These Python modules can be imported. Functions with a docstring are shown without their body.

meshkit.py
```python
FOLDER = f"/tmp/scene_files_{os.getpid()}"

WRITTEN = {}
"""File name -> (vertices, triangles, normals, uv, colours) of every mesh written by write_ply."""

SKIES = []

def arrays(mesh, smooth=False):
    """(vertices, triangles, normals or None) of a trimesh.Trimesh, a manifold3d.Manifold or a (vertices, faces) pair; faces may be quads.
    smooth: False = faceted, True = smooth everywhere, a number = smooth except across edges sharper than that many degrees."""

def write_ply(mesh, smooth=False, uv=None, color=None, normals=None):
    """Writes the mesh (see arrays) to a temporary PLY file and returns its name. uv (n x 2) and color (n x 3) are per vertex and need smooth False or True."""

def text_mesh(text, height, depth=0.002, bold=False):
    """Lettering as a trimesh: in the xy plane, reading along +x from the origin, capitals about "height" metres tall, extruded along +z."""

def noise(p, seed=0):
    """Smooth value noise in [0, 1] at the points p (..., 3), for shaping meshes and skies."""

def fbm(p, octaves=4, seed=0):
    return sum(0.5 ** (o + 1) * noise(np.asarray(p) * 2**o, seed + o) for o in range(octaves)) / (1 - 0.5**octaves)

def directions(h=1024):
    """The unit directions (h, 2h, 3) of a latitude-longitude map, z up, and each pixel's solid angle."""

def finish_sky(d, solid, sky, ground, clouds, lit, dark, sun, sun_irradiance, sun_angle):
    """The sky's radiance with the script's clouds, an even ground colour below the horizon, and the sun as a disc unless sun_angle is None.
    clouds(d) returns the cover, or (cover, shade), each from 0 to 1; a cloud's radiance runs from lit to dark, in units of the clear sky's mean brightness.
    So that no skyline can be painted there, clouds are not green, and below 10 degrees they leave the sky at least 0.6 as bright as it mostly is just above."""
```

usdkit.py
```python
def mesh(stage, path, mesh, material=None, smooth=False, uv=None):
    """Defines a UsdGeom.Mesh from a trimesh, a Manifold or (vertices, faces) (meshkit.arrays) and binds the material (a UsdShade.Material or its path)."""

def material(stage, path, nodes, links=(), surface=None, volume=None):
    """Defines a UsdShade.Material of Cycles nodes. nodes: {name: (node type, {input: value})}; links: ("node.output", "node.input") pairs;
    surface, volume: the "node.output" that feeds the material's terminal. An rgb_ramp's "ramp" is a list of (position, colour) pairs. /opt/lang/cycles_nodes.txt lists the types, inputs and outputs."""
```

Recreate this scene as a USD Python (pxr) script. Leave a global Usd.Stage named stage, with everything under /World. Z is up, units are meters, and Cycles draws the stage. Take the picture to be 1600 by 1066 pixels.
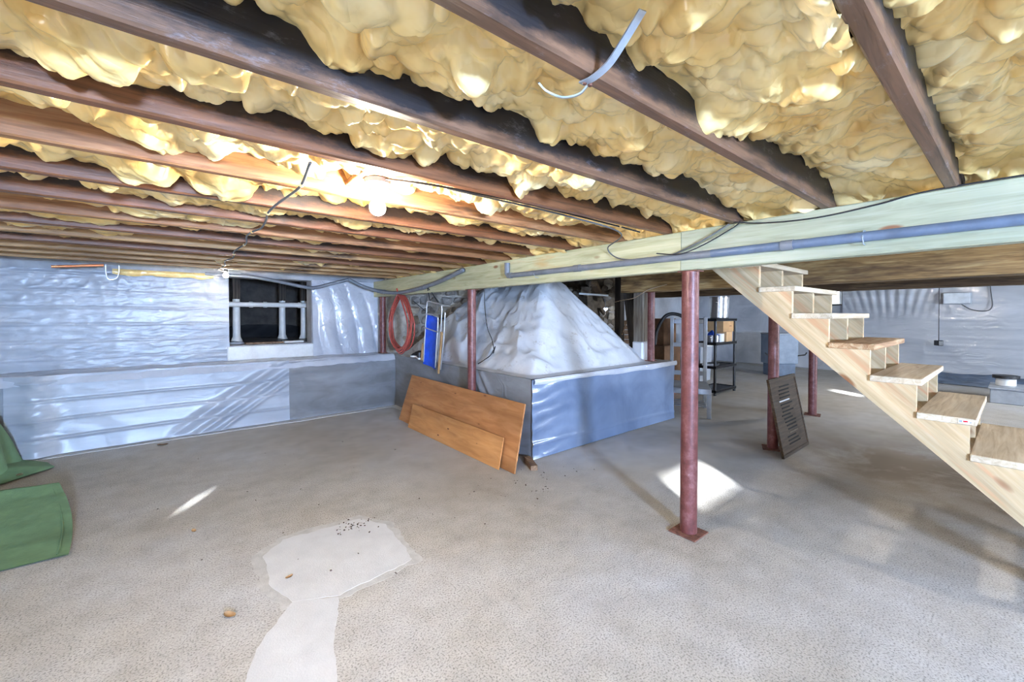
import math, random
import numpy as np, trimesh, manifold3d as m3, usdkit, meshkit
from scipy.spatial import cKDTree
from pxr import Usd, UsdGeom, UsdLux, UsdShade, Gf, Sdf

stage = Usd.Stage.CreateInMemory()
UsdGeom.SetStageUpAxis(stage, 'Z'); UsdGeom.SetStageMetersPerUnit(stage, 1.0)
UsdGeom.Xform.Define(stage, '/World'); UsdGeom.Scope.Define(stage, '/World/Looks')
A = np.array
# ------------------------------------------------------------------ camera
YAW, PIT = 0.8855, -0.019
FW = A([math.cos(YAW)*math.cos(PIT), math.sin(YAW)*math.cos(PIT), math.sin(PIT)])
RT = A([math.sin(YAW), -math.cos(YAW), 0.0]); UP = np.cross(RT, FW)
cam = UsdGeom.Camera.Define(stage, '/World/camera')
mx = np.eye(4); mx[0, :3] = RT; mx[1, :3] = UP; mx[2, :3] = -FW; mx[3, :3] = [0, 0, 1.5]
cam.AddTransformOp().Set(Gf.Matrix4d(*mx.ravel().tolist()))
cam.CreateHorizontalApertureAttr(36.0); cam.CreateFocalLengthAttr(650.14/1600*36)
cam.CreateVerticalApertureOffsetAttr(-28.5/1600*36)
cam.CreateClippingRangeAttr(Gf.Vec2f(0.03, 200.0))
cam.CreateExposureAttr(0.28)
# ------------------------------------------------------------------ sky, sun and daylight at the openings, three of them added for fill
dome = UsdLux.DomeLight.Define(stage, '/World/sky'); dome.CreateIntensityAttr(1.0); dome.CreateColorAttr(Gf.Vec3f(0.55, 0.72, 1.0))
SUN_AZ = A([0.55, 0.835]); SUN_EL = math.radians(13.0)
def aim(prim, d, pos=(0, 0, 0)):
    d = A(d, float)/np.linalg.norm(d); z = -d; u = A([0, 0, 1.0]) if abs(z[2]) < .99 else A([0, 1.0, 0])
    x = np.cross(u, z); x /= np.linalg.norm(x); y = np.cross(z, x)
    m = np.eye(4); m[0, :3] = x; m[1, :3] = y; m[2, :3] = z; m[3, :3] = pos
    UsdGeom.Xformable(prim).AddTransformOp().Set(Gf.Matrix4d(*m.ravel().tolist()))
sun = UsdLux.DistantLight.Define(stage, '/World/sun'); sun.CreateAngleAttr(0.8); sun.CreateIntensityAttr(150000.0); sun.CreateColorAttr(Gf.Vec3f(0.9, 0.95, 1.0))
aim(sun.GetPrim(), [SUN_AZ[0]*math.cos(SUN_EL), SUN_AZ[1]*math.cos(SUN_EL), -math.sin(SUN_EL)])
def rect(name, pos, d, w, h, power, col):
    l = UsdLux.RectLight.Define(stage, '/World/'+name); l.CreateWidthAttr(w); l.CreateHeightAttr(h)
    l.CreateIntensityAttr(power); l.CreateColorAttr(Gf.Vec3f(*col)); aim(l.GetPrim(), d, pos)
rect('small_window_daylight', (-.325, -4.235, 1.49), (0, 1, 0), 0.72, 0.44, 900.0, (0.43, 0.63, 1.0))
rect('added_bulkhead_fill', (2.2, -4.235, 1.12), (0, 1, 0), 0.9, 1.5, 16.0, (0.62, 0.78, 1.0))  # ambient fill panel in an added doorway behind the camera
rect('added_side_fill', (-3.235, 1.2, 1.5), (1, 0, 0), 1.5, 0.56, 15.0, (0.95, 0.96, 1.0))  # added fill for the left side; this window is unseen
rect('added_back_fill', (10.0, -4.235, 1.6), (0, 1, 0), 2.1, 0.56, 110.0, (0.72, 0.84, 1.0))  # unseen window added to brighten the back room

# ------------------------------------------------------------------ helpers
COUNT = {}
def numbered(parent, name):
    k = (parent, name); n = COUNT.get(k, 0); COUNT[k] = n+1
    return name if n == 0 else '%s_%03d' % (name, n)
class Th:
    def __init__(s, path, loc): s.path, s.loc = path, A(loc, float)
def meta(prim, label=None, cat=None, group=None, kind=None):
    for k, v in (('label', label), ('category', cat), ('group', group), ('kind', kind)):
        if v: prim.SetCustomDataByKey(k, v)
def thing(name, label, cat, loc=(0, 0, 0), group=None, kind=None):
    p = '/World/'+numbered('/World', name); x = UsdGeom.Xform.Define(stage, p)
    x.AddTranslateOp().Set(Gf.Vec3d(*map(float, loc))); meta(x.GetPrim(), label, cat, group, kind)
    return Th(p, loc)
def vf(mesh):
    v, f, _ = meshkit.arrays(mesh); return np.asarray(v, float), f
def part(th, name, mesh, mat, label=None, smooth=False, kind=None):
    v, f = vf(mesh); p = th.path+'/'+numbered(th.path, name)
    m = usdkit.mesh(stage, p, trimesh.Trimesh(v-th.loc, f, process=False), M[mat], smooth=smooth)
    meta(m.GetPrim(), label, kind=kind); return Th(p, th.loc)
def solo(name, mesh, mat, label, cat, smooth=False, group=None, kind=None):
    p = '/World/'+numbered('/World', name)
    m = usdkit.mesh(stage, p, mesh, M[mat], smooth=smooth); meta(m.GetPrim(), label, cat, group, kind); return Th(p, (0, 0, 0))
def struct(name, mesh, mat, smooth=False, label=None):
    return solo(name, mesh, mat, label, None, smooth, None, 'structure')
def hull(pts): return m3.Manifold.hull_points(np.asarray(pts, float))
def cat(*ms):
    vs, fs, n = [], [], 0
    for m in ms:
        v, f = vf(m); vs.append(v); fs.append(f+n); n += len(v)
    return trimesh.Trimesh(np.vstack(vs), np.vstack(fs), process=False)
def box(x0, x1, y0, y1, z0, z1, b=0.0):
    if b <= 0:
        return trimesh.creation.box(bounds=[[x0, y0, z0], [x1, y1, z1]])
    pts = []
    for x, sx in ((x0, 1), (x1, -1)):
        for y, sy in ((y0, 1), (y1, -1)):
            for z, sz in ((z0, 1), (z1, -1)):
                pts += [(x+sx*b, y, z), (x, y+sy*b, z), (x, y, z+sz*b)]
                pts[-3] = (x+0*b, y+sy*b, z+sz*b); pts[-2] = (x+sx*b, y, z+sz*b); pts[-1] = (x+sx*b, y+sy*b, z)
    return hull(pts)
def frame(o, ex, ey, ez):
    m = np.eye(4); m[:3, 0] = ex; m[:3, 1] = ey; m[:3, 2] = ez; m[:3, 3] = o; return m
def place(mesh, o, ex, ey, ez):
    v, f = vf(mesh); return trimesh.Trimesh(v @ np.stack([A(ex, float), A(ey, float), A(ez, float)])+A(o, float), f, process=False)
def unit(v): v = A(v, float); return v/np.linalg.norm(v)
def rotz(a): return A([math.cos(a), math.sin(a), 0]), A([-math.sin(a), math.cos(a), 0]), A([0, 0, 1.0])
def spline(pts, n=8):
    pts = A(pts, float); k = len(pts); out = []
    P = np.vstack([2*pts[0]-pts[1], pts, 2*pts[-1]-pts[-2]])
    for i in range(k-1):
        a, b, c, d = P[i:i+4]
        for t in np.linspace(0, 1, n, endpoint=False):
            out.append(.5*((2*b)+(-a+c)*t+(2*a-5*b+4*c-d)*t*t+(-a+3*b-3*c+d)*t**3))
    out.append(pts[-1]); return A(out)
def tube(pts, r, n=8, closed=False, smooth_path=0):
    pts = A(pts, float)
    if smooth_path: pts = spline(pts, smooth_path)
    k = len(pts); rr = np.broadcast_to(np.asarray(r, float), (k,))
    T = np.roll(pts, -1, 0)-np.roll(pts, 1, 0) if closed else np.gradient(pts, axis=0)
    T /= np.maximum(np.linalg.norm(T, axis=1, keepdims=True), 1e-9)
    u = np.cross(T[0], [0, 0, 1.0] if abs(T[0][2]) < .9 else [1.0, 0, 0]); u /= np.linalg.norm(u); ring = []
    a = np.linspace(0, 2*np.pi, n, endpoint=False)
    for i in range(k):
        u = u-T[i]*(u@T[i]); u /= np.linalg.norm(u); w = np.cross(T[i], u)
        ring.append(pts[i]+rr[i]*(np.cos(a)[:, None]*u+np.sin(a)[:, None]*w))
    v = np.vstack(ring); f = []
    for i in range(k if closed else k-1):
        j = (i+1) % k
        for q in range(n):
            p = (q+1) % n; f += [(i*n+q, i*n+p, j*n+p), (i*n+q, j*n+p, j*n+q)]
    if not closed:
        v = np.vstack([v, pts[0], pts[-1]]); c0, c1 = k*n, k*n+1
        for q in range(n):
            p = (q+1) % n; f += [(c0, p, q), (c1, (k-1)*n+q, (k-1)*n+p)]
    return trimesh.Trimesh(v, A(f), process=False)
def cyl(p, q, r, n=14): return tube([p, q], r, n)
def lathe(prof, c=(0, 0, 0), n=24):
    prof = A(prof, float); a = np.linspace(0, 2*np.pi, n, endpoint=False); k = len(prof)
    v = np.vstack([np.stack([r*np.cos(a), r*np.sin(a), np.full(n, z)], 1) for r, z in prof])+A(c, float); f = []
    for i in range(k-1):
        for q in range(n):
            p = (q+1) % n; f += [(i*n+q, i*n+p, (i+1)*n+p), (i*n+q, (i+1)*n+p, (i+1)*n+q)]
    return trimesh.Trimesh(v, A(f), process=False)
def prism(poly, depth):                              # polygon in the xy plane, extruded along +z
    cs = m3.CrossSection([A(poly, float)], m3.FillRule.NonZero); return m3.Manifold.extrude(cs, depth)
def grid(nu, nv):
    i = np.arange((nu+1)*(nv+1)).reshape(nv+1, nu+1)
    a, b, c, d = i[:-1, :-1].ravel(), i[:-1, 1:].ravel(), i[1:, 1:].ravel(), i[1:, :-1].ravel()
    return np.vstack([np.stack([a, b, c], 1), np.stack([a, c, d], 1)])
def surf(fn, nu, nv):                                # fn(u, v) -> points; u, v in 0..1
    u, v = np.meshgrid(np.linspace(0, 1, nu+1), np.linspace(0, 1, nv+1)); p = fn(u.ravel(), v.ravel())
    return trimesh.Trimesh(np.asarray(p), grid(nu, nv), process=False)
def fb(x, y, z, s, o=4, seed=0): return meshkit.fbm(np.stack([x*s, y*s, z*s], -1), o, seed)
def ridge(x, y, z, s, o=3, seed=0): return 1-np.abs(2*fb(x, y, z, s, o, seed)-1)
def beam(p, q, w, h, up=(0, 0, 1), rough=0.002, seed=0, seg=0.06, b=0.006):   # timber of width w, height h, slightly uneven
    p, q = A(p, float), A(q, float); L = np.linalg.norm(q-p); t = (q-p)/L; s = unit(np.cross(t, up)); u = np.cross(s, t); n = max(2, int(L/seg))
    hw, hh = w/2, h/2
    sec = [(-hw+b, -hh), (0, -hh), (hw-b, -hh), (hw, -hh+b), (hw, 0), (hw, hh-b), (hw-b, hh), (0, hh), (-hw+b, hh), (-hw, hh-b), (-hw, 0), (-hw, -hh+b)]
    m = len(sec); X = np.linspace(0, L, n+1); S = A(sec)
    P = p+X[:, None, None]*t+S[None, :, :1]*s+S[None, :, 1:]*u
    nz = meshkit.fbm(P*7, 3, seed)-.5; n2 = meshkit.fbm(P*7, 3, seed+50)-.5
    P = P+nz[..., None]*rough*4*s+n2[..., None]*rough*4*u; v = P.reshape(-1, 3); f = []
    for i in range(n):
        for k in range(m):
            j = (k+1) % m; f += [(i*m+k, i*m+j, (i+1)*m+j), (i*m+k, (i+1)*m+j, (i+1)*m+k)]
    for k in range(1, m-1): f += [(0, k+1, k), (n*m, n*m+k, n*m+k+1)]
    return trimesh.Trimesh(v, A(f), process=False)

# ------------------------------------------------------------------ materials
M = {}
def mat(name, nodes, links=(), surface='p.BSDF'): M[name] = usdkit.material(stage, '/World/Looks/'+name, nodes, links, surface)
def plain(name, col, rough=.6, metal=0.0, var=.15, scale=8, bump=.1, bscale=60, **kw):
    c = A(col); lo, hi = c*(1-var), np.minimum(c*(1+var), 1)
    mat(name, {'t': ('texture_coordinate', {}), 'n': ('noise_texture', {'scale': scale, 'detail': 5, 'roughness': .6}), 'r': ('rgb_ramp', {'ramp': [(.3, lo), (.7, hi)]}),
               'b': ('noise_texture', {'scale': bscale, 'detail': 3}), 'bp': ('bump', {'strength': bump, 'distance': .01}),
               'p': ('principled_bsdf', {'roughness': rough, 'metallic': metal, **kw})},
        [('t.object', 'n.vector'), ('n.fac', 'r.fac'), ('r.color', 'p.base_color'), ('t.object', 'b.vector'), ('b.fac', 'bp.height'), ('bp.normal', 'p.normal')])
def wood(name, c1, c2, c3, axis='x', rough=.7, stain=None, sc=1.0, stretch=16, knots=None, rot=0.0, bump=.25, lo=.35, hi=.65, stain_scale=(1.2, 4), stain_at=(.5, .62), s2k=5):
    s = {'x': (1, stretch, stretch), 'y': (stretch, 1, stretch), 'z': (stretch, stretch, 1)}[axis]
    s2 = {'x': (1, s2k, s2k), 'y': (s2k, 1, s2k), 'z': (s2k, s2k, 1)}[axis]
    nodes = {'t': ('texture_coordinate', {}), 'mr': ('mapping', {'rotation': (rot, 0, 0)}), 'm': ('mapping', {'scale': s}), 'm2': ('mapping', {'scale': s2}),
             'n': ('noise_texture', {'scale': 2.2*sc, 'detail': 6, 'roughness': .6, 'distortion': .8}), 'r': ('rgb_ramp', {'ramp': [(lo, c1), ((lo+hi)/2, c2), (hi, c3)]}),
             'n3': ('noise_texture', {'scale': 1.1*sc, 'detail': 3}), 'r3': ('rgb_ramp', {'ramp': [(.3, (.72, .72, .72)), (.7, (1.1, 1.1, 1.1))]}), 'mu': ('mix', {'mix_type': 'multiply', 'fac': 1.0}),
             'bp': ('bump', {'strength': bump, 'distance': .006}), 'p': ('principled_bsdf', {'roughness': rough, 'specular_ior_level': .3})}
    links = [('t.object', 'mr.vector'), ('mr.vector', 'm.vector'), ('mr.vector', 'm2.vector'), ('m.vector', 'n.vector'), ('n.fac', 'r.fac'), ('m2.vector', 'n3.vector'), ('n3.fac', 'r3.fac'),
             ('r.color', 'mu.color1'), ('r3.color', 'mu.color2'), ('n.fac', 'bp.height'), ('bp.normal', 'p.normal')]
    last = 'mu.color'
    if stain is not None:
        nodes.update({'sn': ('noise_texture', {'scale': stain_scale[0], 'detail': stain_scale[1], 'roughness': .65}), 'sr': ('rgb_ramp', {'ramp': [(stain_at[0], (0, 0, 0)), (stain_at[1], (1, 1, 1))]}), 'sm': ('mix', {'color2': stain})})
        links += [('m2.vector', 'sn.vector'), ('sn.fac', 'sr.fac'), ('sr.color', 'sm.fac'), (last, 'sm.color1')]; last = 'sm.color'
    if knots is not None:
        k = {'x': (1, 2.6, 2.6), 'y': (2.6, 1, 2.6), 'z': (2.6, 2.6, 1)}[axis]
        nodes.update({'km': ('mapping', {'scale': k}), 'kv': ('voronoi_texture', {'scale': knots[0], 'randomness': 1}), 'kr': ('rgb_ramp', {'ramp': [(0, (1, 1, 1)), (knots[1]*.6, (.9, .9, .9)), (knots[1], (0, 0, 0))]}), 'kx': ('mix', {'color2': knots[2]})})
        links += [('mr.vector', 'km.vector'), ('km.vector', 'kv.vector'), ('kv.distance', 'kr.fac'), ('kr.color', 'kx.fac'), (last, 'kx.color1')]; last = 'kx.color'
    links.append((last, 'p.base_color')); mat(name, nodes, links)
def poly(name, c1, c2, rough=.28, clear=.12, scale=1.5, bump=.5, bscale=9, stretch=(1, 1, 1), dirt=None, tone=(1, 1, 1)):
    nodes = {'t': ('texture_coordinate', {}), 'n': ('noise_texture', {'scale': scale, 'detail': 5, 'roughness': .6, 'distortion': .6}), 'r': ('rgb_ramp', {'ramp': [(.32, c1), (.68, c2)]}),
             'm': ('mapping', {'scale': stretch}), 'mt': ('mapping', {'scale': tone}), 'b': ('noise_texture', {'scale': bscale, 'detail': 5, 'roughness': .55, 'distortion': 1.6, 'type': 'ridged_multifractal'}), 'bp': ('bump', {'strength': bump, 'distance': .02}),
             'bm': ('noise_texture', {'scale': 1.3, 'detail': 2}), 'br': ('rgb_ramp', {'ramp': [(.42, (.08, .08, .08)), (.66, (1, 1, 1))]}), 'bx': ('math', {'math_type': 'multiply'}), 'p': ('principled_bsdf', {'roughness': rough, 'specular_ior_level': .6}), 'tr': ('transparent_bsdf', {'color': (.85, .9, 1.0)}), 'x': ('mix_closure', {'fac': clear})}
    links = [('t.object', 'mt.vector'), ('mt.vector', 'n.vector'), ('n.fac', 'r.fac'), ('t.object', 'm.vector'), ('m.vector', 'b.vector'), ('t.object', 'bm.vector'), ('bm.fac', 'br.fac'), ('b.fac', 'bx.value1'), ('br.color', 'bx.value2'), ('bx.value', 'bp.height'), ('bp.normal', 'p.normal'), ('p.BSDF', 'x.closure1'), ('tr.BSDF', 'x.closure2')]
    last = 'r.color'
    if dirt:
        nodes.update({'dn': ('noise_texture', {'scale': 7, 'detail': 8, 'roughness': .75}), 'dr': ('rgb_ramp', {'ramp': [(.58, (0, 0, 0)), (.72, (1, 1, 1))]}), 'dm': ('mix', {'color2': dirt})})
        links += [('t.object', 'dn.vector'), ('dn.fac', 'dr.fac'), ('dr.color', 'dm.fac'), (last, 'dm.color1')]; last = 'dm.color'
    links.append((last, 'p.base_color')); mat(name, nodes, links, 'x.closure')

# concrete floor: speckled aggregate, tan to blue-grey mottling, brown stain under the stairs with their shade painted in
mat('floor_concrete', {'t': ('texture_coordinate', {}),
    'n1': ('noise_texture', {'scale': .55, 'detail': 6, 'roughness': .6}), 'r1': ('rgb_ramp', {'ramp': [(.3, (.40, .36, .30)), (.48, (.485, .46, .42)), (.68, (.55, .55, .56))]}),
    'n2': ('noise_texture', {'scale': 115, 'detail': 2, 'roughness': .6}), 'r2': ('rgb_ramp', {'ramp': [(.34, (.52, .51, .50)), (.47, (.97, .97, .97)), (.62, (1.12, 1.12, 1.12))]}),
    'n3': ('noise_texture', {'scale': 5, 'detail': 8, 'roughness': .7}), 'r3': ('rgb_ramp', {'ramp': [(.32, (.86, .85, .84)), (.6, (1.06, 1.06, 1.06))]}),
    'mu': ('mix', {'mix_type': 'multiply', 'fac': 1.0}), 'mu2': ('mix', {'mix_type': 'multiply', 'fac': 1.0}),
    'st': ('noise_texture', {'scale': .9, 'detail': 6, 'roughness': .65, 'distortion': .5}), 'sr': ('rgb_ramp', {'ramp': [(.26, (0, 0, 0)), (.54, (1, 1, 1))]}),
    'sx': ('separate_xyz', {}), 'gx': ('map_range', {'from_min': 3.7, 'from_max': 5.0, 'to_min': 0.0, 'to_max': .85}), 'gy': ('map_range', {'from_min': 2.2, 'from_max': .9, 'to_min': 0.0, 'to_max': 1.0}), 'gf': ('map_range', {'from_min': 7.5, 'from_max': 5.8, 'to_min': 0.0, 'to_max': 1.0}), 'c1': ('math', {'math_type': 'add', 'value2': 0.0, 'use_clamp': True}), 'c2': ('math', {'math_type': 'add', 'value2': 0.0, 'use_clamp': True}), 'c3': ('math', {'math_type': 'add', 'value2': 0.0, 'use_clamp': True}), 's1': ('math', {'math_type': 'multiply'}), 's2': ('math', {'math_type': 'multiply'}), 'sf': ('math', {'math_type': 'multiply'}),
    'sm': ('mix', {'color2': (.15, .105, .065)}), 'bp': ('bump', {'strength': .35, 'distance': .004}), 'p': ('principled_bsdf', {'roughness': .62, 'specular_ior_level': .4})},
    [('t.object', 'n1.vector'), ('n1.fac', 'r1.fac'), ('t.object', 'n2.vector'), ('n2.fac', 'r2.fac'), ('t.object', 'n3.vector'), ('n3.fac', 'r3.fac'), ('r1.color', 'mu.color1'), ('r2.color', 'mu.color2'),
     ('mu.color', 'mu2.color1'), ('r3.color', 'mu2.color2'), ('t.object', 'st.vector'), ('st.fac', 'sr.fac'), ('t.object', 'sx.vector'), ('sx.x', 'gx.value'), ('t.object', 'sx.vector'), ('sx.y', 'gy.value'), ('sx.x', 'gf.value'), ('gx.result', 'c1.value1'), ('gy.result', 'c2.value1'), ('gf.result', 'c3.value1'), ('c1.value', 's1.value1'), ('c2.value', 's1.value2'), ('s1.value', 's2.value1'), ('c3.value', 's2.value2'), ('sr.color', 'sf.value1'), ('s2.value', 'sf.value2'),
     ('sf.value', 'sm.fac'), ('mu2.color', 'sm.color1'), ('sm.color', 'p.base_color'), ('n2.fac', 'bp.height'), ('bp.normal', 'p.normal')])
plain('patch_edge', (.52, .51, .49), .7, var=.16, scale=14, bump=.2, bscale=90)
plain('patch_concrete', (.62, .62, .625), .6, var=.08, scale=6, bump=.15, bscale=120)
plain('block_wall', (.34, .35, .37), .85, var=.25, scale=3)
plain('white_wall', (.72, .72, .70), .7, var=.12, scale=6, bump=.3, bscale=40)
plain('dark_earth', (.055, .048, .042), .95, var=.4, scale=5, bump=.6, bscale=20)
plain('stone', (.30, .27, .24), .85, var=.35, scale=7, bump=.7, bscale=30)
plain('stone_tan', (.40, .34, .26), .85, var=.35, scale=7, bump=.7, bscale=30)
plain('stone_dark', (.13, .10, .07), .9, var=.5, scale=9, bump=.8, bscale=30)
plain('mortar', (.42, .38, .33), .95, var=.3, scale=12, bump=.6)
# spray foam: creamy yellow, deeper amber where the skin is thick
mat('foam', {'t': ('texture_coordinate', {}), 'n': ('noise_texture', {'scale': 3.2, 'detail': 5, 'roughness': .55}), 'r': ('rgb_ramp', {'ramp': [(.28, (.77, .46, .13)), (.5, (.90, .65, .27)), (.72, (.95, .80, .47))]}),
    'w': ('noise_texture', {'scale': 6, 'detail': 3}), 'wm': ('mix', {'mix_type': 'linear_light', 'fac': .05}), 'b': ('voronoi_texture', {'feature': 'f1', 'scale': 15}), 'br': ('rgb_ramp', {'ramp': [(0, (1, 1, 1)), (.2, (.95, .95, .95)), (.4, (.8, .8, .8)), (.6, (.5, .5, .5)), (.8, (.1, .1, .1)), (.9, (0, 0, 0))]}), 'bp': ('bump', {'strength': .32, 'distance': .02}), 'p': ('principled_bsdf', {'roughness': .24, 'specular_ior_level': .6})},
    [('t.object', 'n.vector'), ('n.fac', 'r.fac'), ('r.color', 'p.base_color'), ('t.object', 'w.vector'), ('t.object', 'wm.color1'), ('w.color', 'wm.color2'), ('wm.color', 'b.vector'), ('b.distance', 'br.fac'), ('br.color', 'bp.height'), ('bp.normal', 'p.normal')])
BLK = (.012, .011, .013)
def joist(name, c, side, amount, bloom):
    c = A(c)
    mat(name, {'t': ('texture_coordinate', {}), 'm': ('mapping', {'scale': (1, 16, 16)}), 'm2': ('mapping', {'scale': (1, 2.5, 2.5)}),
        'n': ('noise_texture', {'scale': 2.2, 'detail': 6, 'roughness': .6, 'distortion': .8}), 'r': ('rgb_ramp', {'ramp': [(.34, c*.55), (.5, c), (.66, c*1.45)]}),
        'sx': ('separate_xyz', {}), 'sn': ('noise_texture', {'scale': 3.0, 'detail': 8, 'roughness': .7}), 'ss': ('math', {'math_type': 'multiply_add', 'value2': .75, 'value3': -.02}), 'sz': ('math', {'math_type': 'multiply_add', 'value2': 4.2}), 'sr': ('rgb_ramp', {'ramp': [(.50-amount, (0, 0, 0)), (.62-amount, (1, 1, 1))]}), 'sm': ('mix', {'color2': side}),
        'bn': ('noise_texture', {'scale': 9, 'detail': 8, 'roughness': .75}), 'br': ('rgb_ramp', {'ramp': [(.56, (0, 0, 0)), (.80, (bloom,)*3)]}), 'bm': ('mix', {'color2': (.36, .35, .40)}),
        'bp': ('bump', {'strength': .35, 'distance': .006}), 'p': ('principled_bsdf', {'roughness': .45, 'specular_ior_level': .45})},
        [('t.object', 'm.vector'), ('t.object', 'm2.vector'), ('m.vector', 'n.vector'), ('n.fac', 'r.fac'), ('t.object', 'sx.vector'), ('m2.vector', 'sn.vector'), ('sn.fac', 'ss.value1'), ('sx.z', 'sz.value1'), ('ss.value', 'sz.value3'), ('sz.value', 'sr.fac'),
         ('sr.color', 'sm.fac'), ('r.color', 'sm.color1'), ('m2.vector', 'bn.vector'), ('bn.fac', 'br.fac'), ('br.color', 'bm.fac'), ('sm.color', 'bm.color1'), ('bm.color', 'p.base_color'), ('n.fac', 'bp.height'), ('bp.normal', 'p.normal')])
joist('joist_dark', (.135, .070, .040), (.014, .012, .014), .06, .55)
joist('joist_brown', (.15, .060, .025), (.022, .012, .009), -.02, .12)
wood('joist_orange', (.17, .075, .030), (.29, .135, .058), (.38, .21, .10), 'x', .5, stain=(.06, .03, .018), stain_at=(.6, .72), bump=.3)
wood('joist_tan', (.22, .12, .05), (.36, .21, .09), (.46, .30, .15), 'x', .5, stain=(.09, .05, .03), stain_at=(.58, .7), bump=.3)
wood('beam_green', (.42, .40, .23), (.51, .50, .31), (.58, .56, .37), 'y', .6, knots=(2.2, .13, (.22, .09, .035)), bump=.12, stain=(.52, .36, .17), stain_at=(.60, .75))
wood('beam_blue', (.35, .37, .255), (.42, .44, .315), (.48, .49, .375), 'y', .6, knots=(2.2, .12, (.26, .11, .055)), bump=.12)
wood('girder_brown', (.20, .115, .045), (.34, .21, .085), (.47, .33, .15), 'y', .55, knots=(1.1, .05, (.12, .05, .02)), stain=(.07, .035, .018), stain_at=(.50, .68))
wood('girder_dark', (.05, .025, .012), (.11, .06, .025), (.18, .11, .05), 'y', .6)
SA = math.atan2(.2125, .2155)
wood('stringer_pine', (.55, .39, .215), (.61, .455, .265), (.65, .51, .32), 'y', .6, rot=-SA, knots=(2.6, .19, (.24, .10, .04)), stain=(.58, .30, .15), stain_at=(.52, .66), stain_scale=(.8, 3), s2k=14, bump=.10)
wood('tread_pine', (.54, .42, .28), (.66, .54, .38), (.74, .64, .49), 'x', .65, knots=(2.0, .06, (.25, .11, .05)), bump=.12, stain=(.46, .33, .21), stain_at=(.68, .9))
wood('tread_red', (.34, .17, .08), (.50, .30, .15), (.62, .46, .28), 'x', .65, bump=.12)
wood('plywood_tan', (.40, .165, .055), (.47, .205, .072), (.52, .245, .095), 'y', .55, stretch=7, knots=(4.0, .13, (.20, .075, .03)), bump=.08, stain=(.34, .15, .06), stain_at=(.58, .72))
wood('plywood_orange', (.52, .225, .07), (.60, .275, .09), (.65, .32, .12), 'y', .5, stretch=7, knots=(4.6, .13, (.18, .065, .025)), bump=.08)
wood('old_post', (.14, .115, .09), (.22, .19, .155), (.30, .27, .23), 'z', .85)
wood('dark_board', (.02, .016, .013), (.045, .036, .03), (.08, .065, .05), 'z', .8)
wood('scrap', (.14, .08, .05), (.24, .15, .09), (.33, .22, .14), 'y', .8)
wood('grate_wood', (.035, .019, .009), (.055, .032, .016), (.085, .055, .028), 'x', .65, stain=(.13, .11, .06), stain_at=(.6, .8))
wood('arm_wood', (.40, .22, .09), (.52, .31, .14), (.6, .39, .2), 'z', .5)
poly('poly_white', (.46, .48, .53), (.66, .68, .73), .20, .10, 1.6, .5, 7)
poly('poly_wall', (.30, .325, .37), (.50, .52, .56), .33, .12, 1.5, .30, 5, stretch=(.5, .5, 1.3), tone=(.35, .35, 2.6))
poly('poly_mound', (.62, .63, .66), (.80, .81, .83), .30, .03, 1.8, .25, 9, dirt=(.40, .34, .27))
poly('poly_clear', (.19, .185, .185), (.33, .34, .36), .18, .18, 2.2, .5, 6, tone=(.6, .6, 1.8))
poly('poly_blue', (.13, .175, .27), (.215, .28, .41), .22, .10, 1.6, .22, 5)
poly('poly_far', (.36, .38, .42), (.50, .52, .56), .2, .05, 1.1, .6, 4, stretch=(1, .6, 1.4), tone=(.4, .4, 2))
poly('poly_black', (.02, .021, .024), (.05, .052, .058), .22, 0.0, 2, .4, 8)
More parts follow.
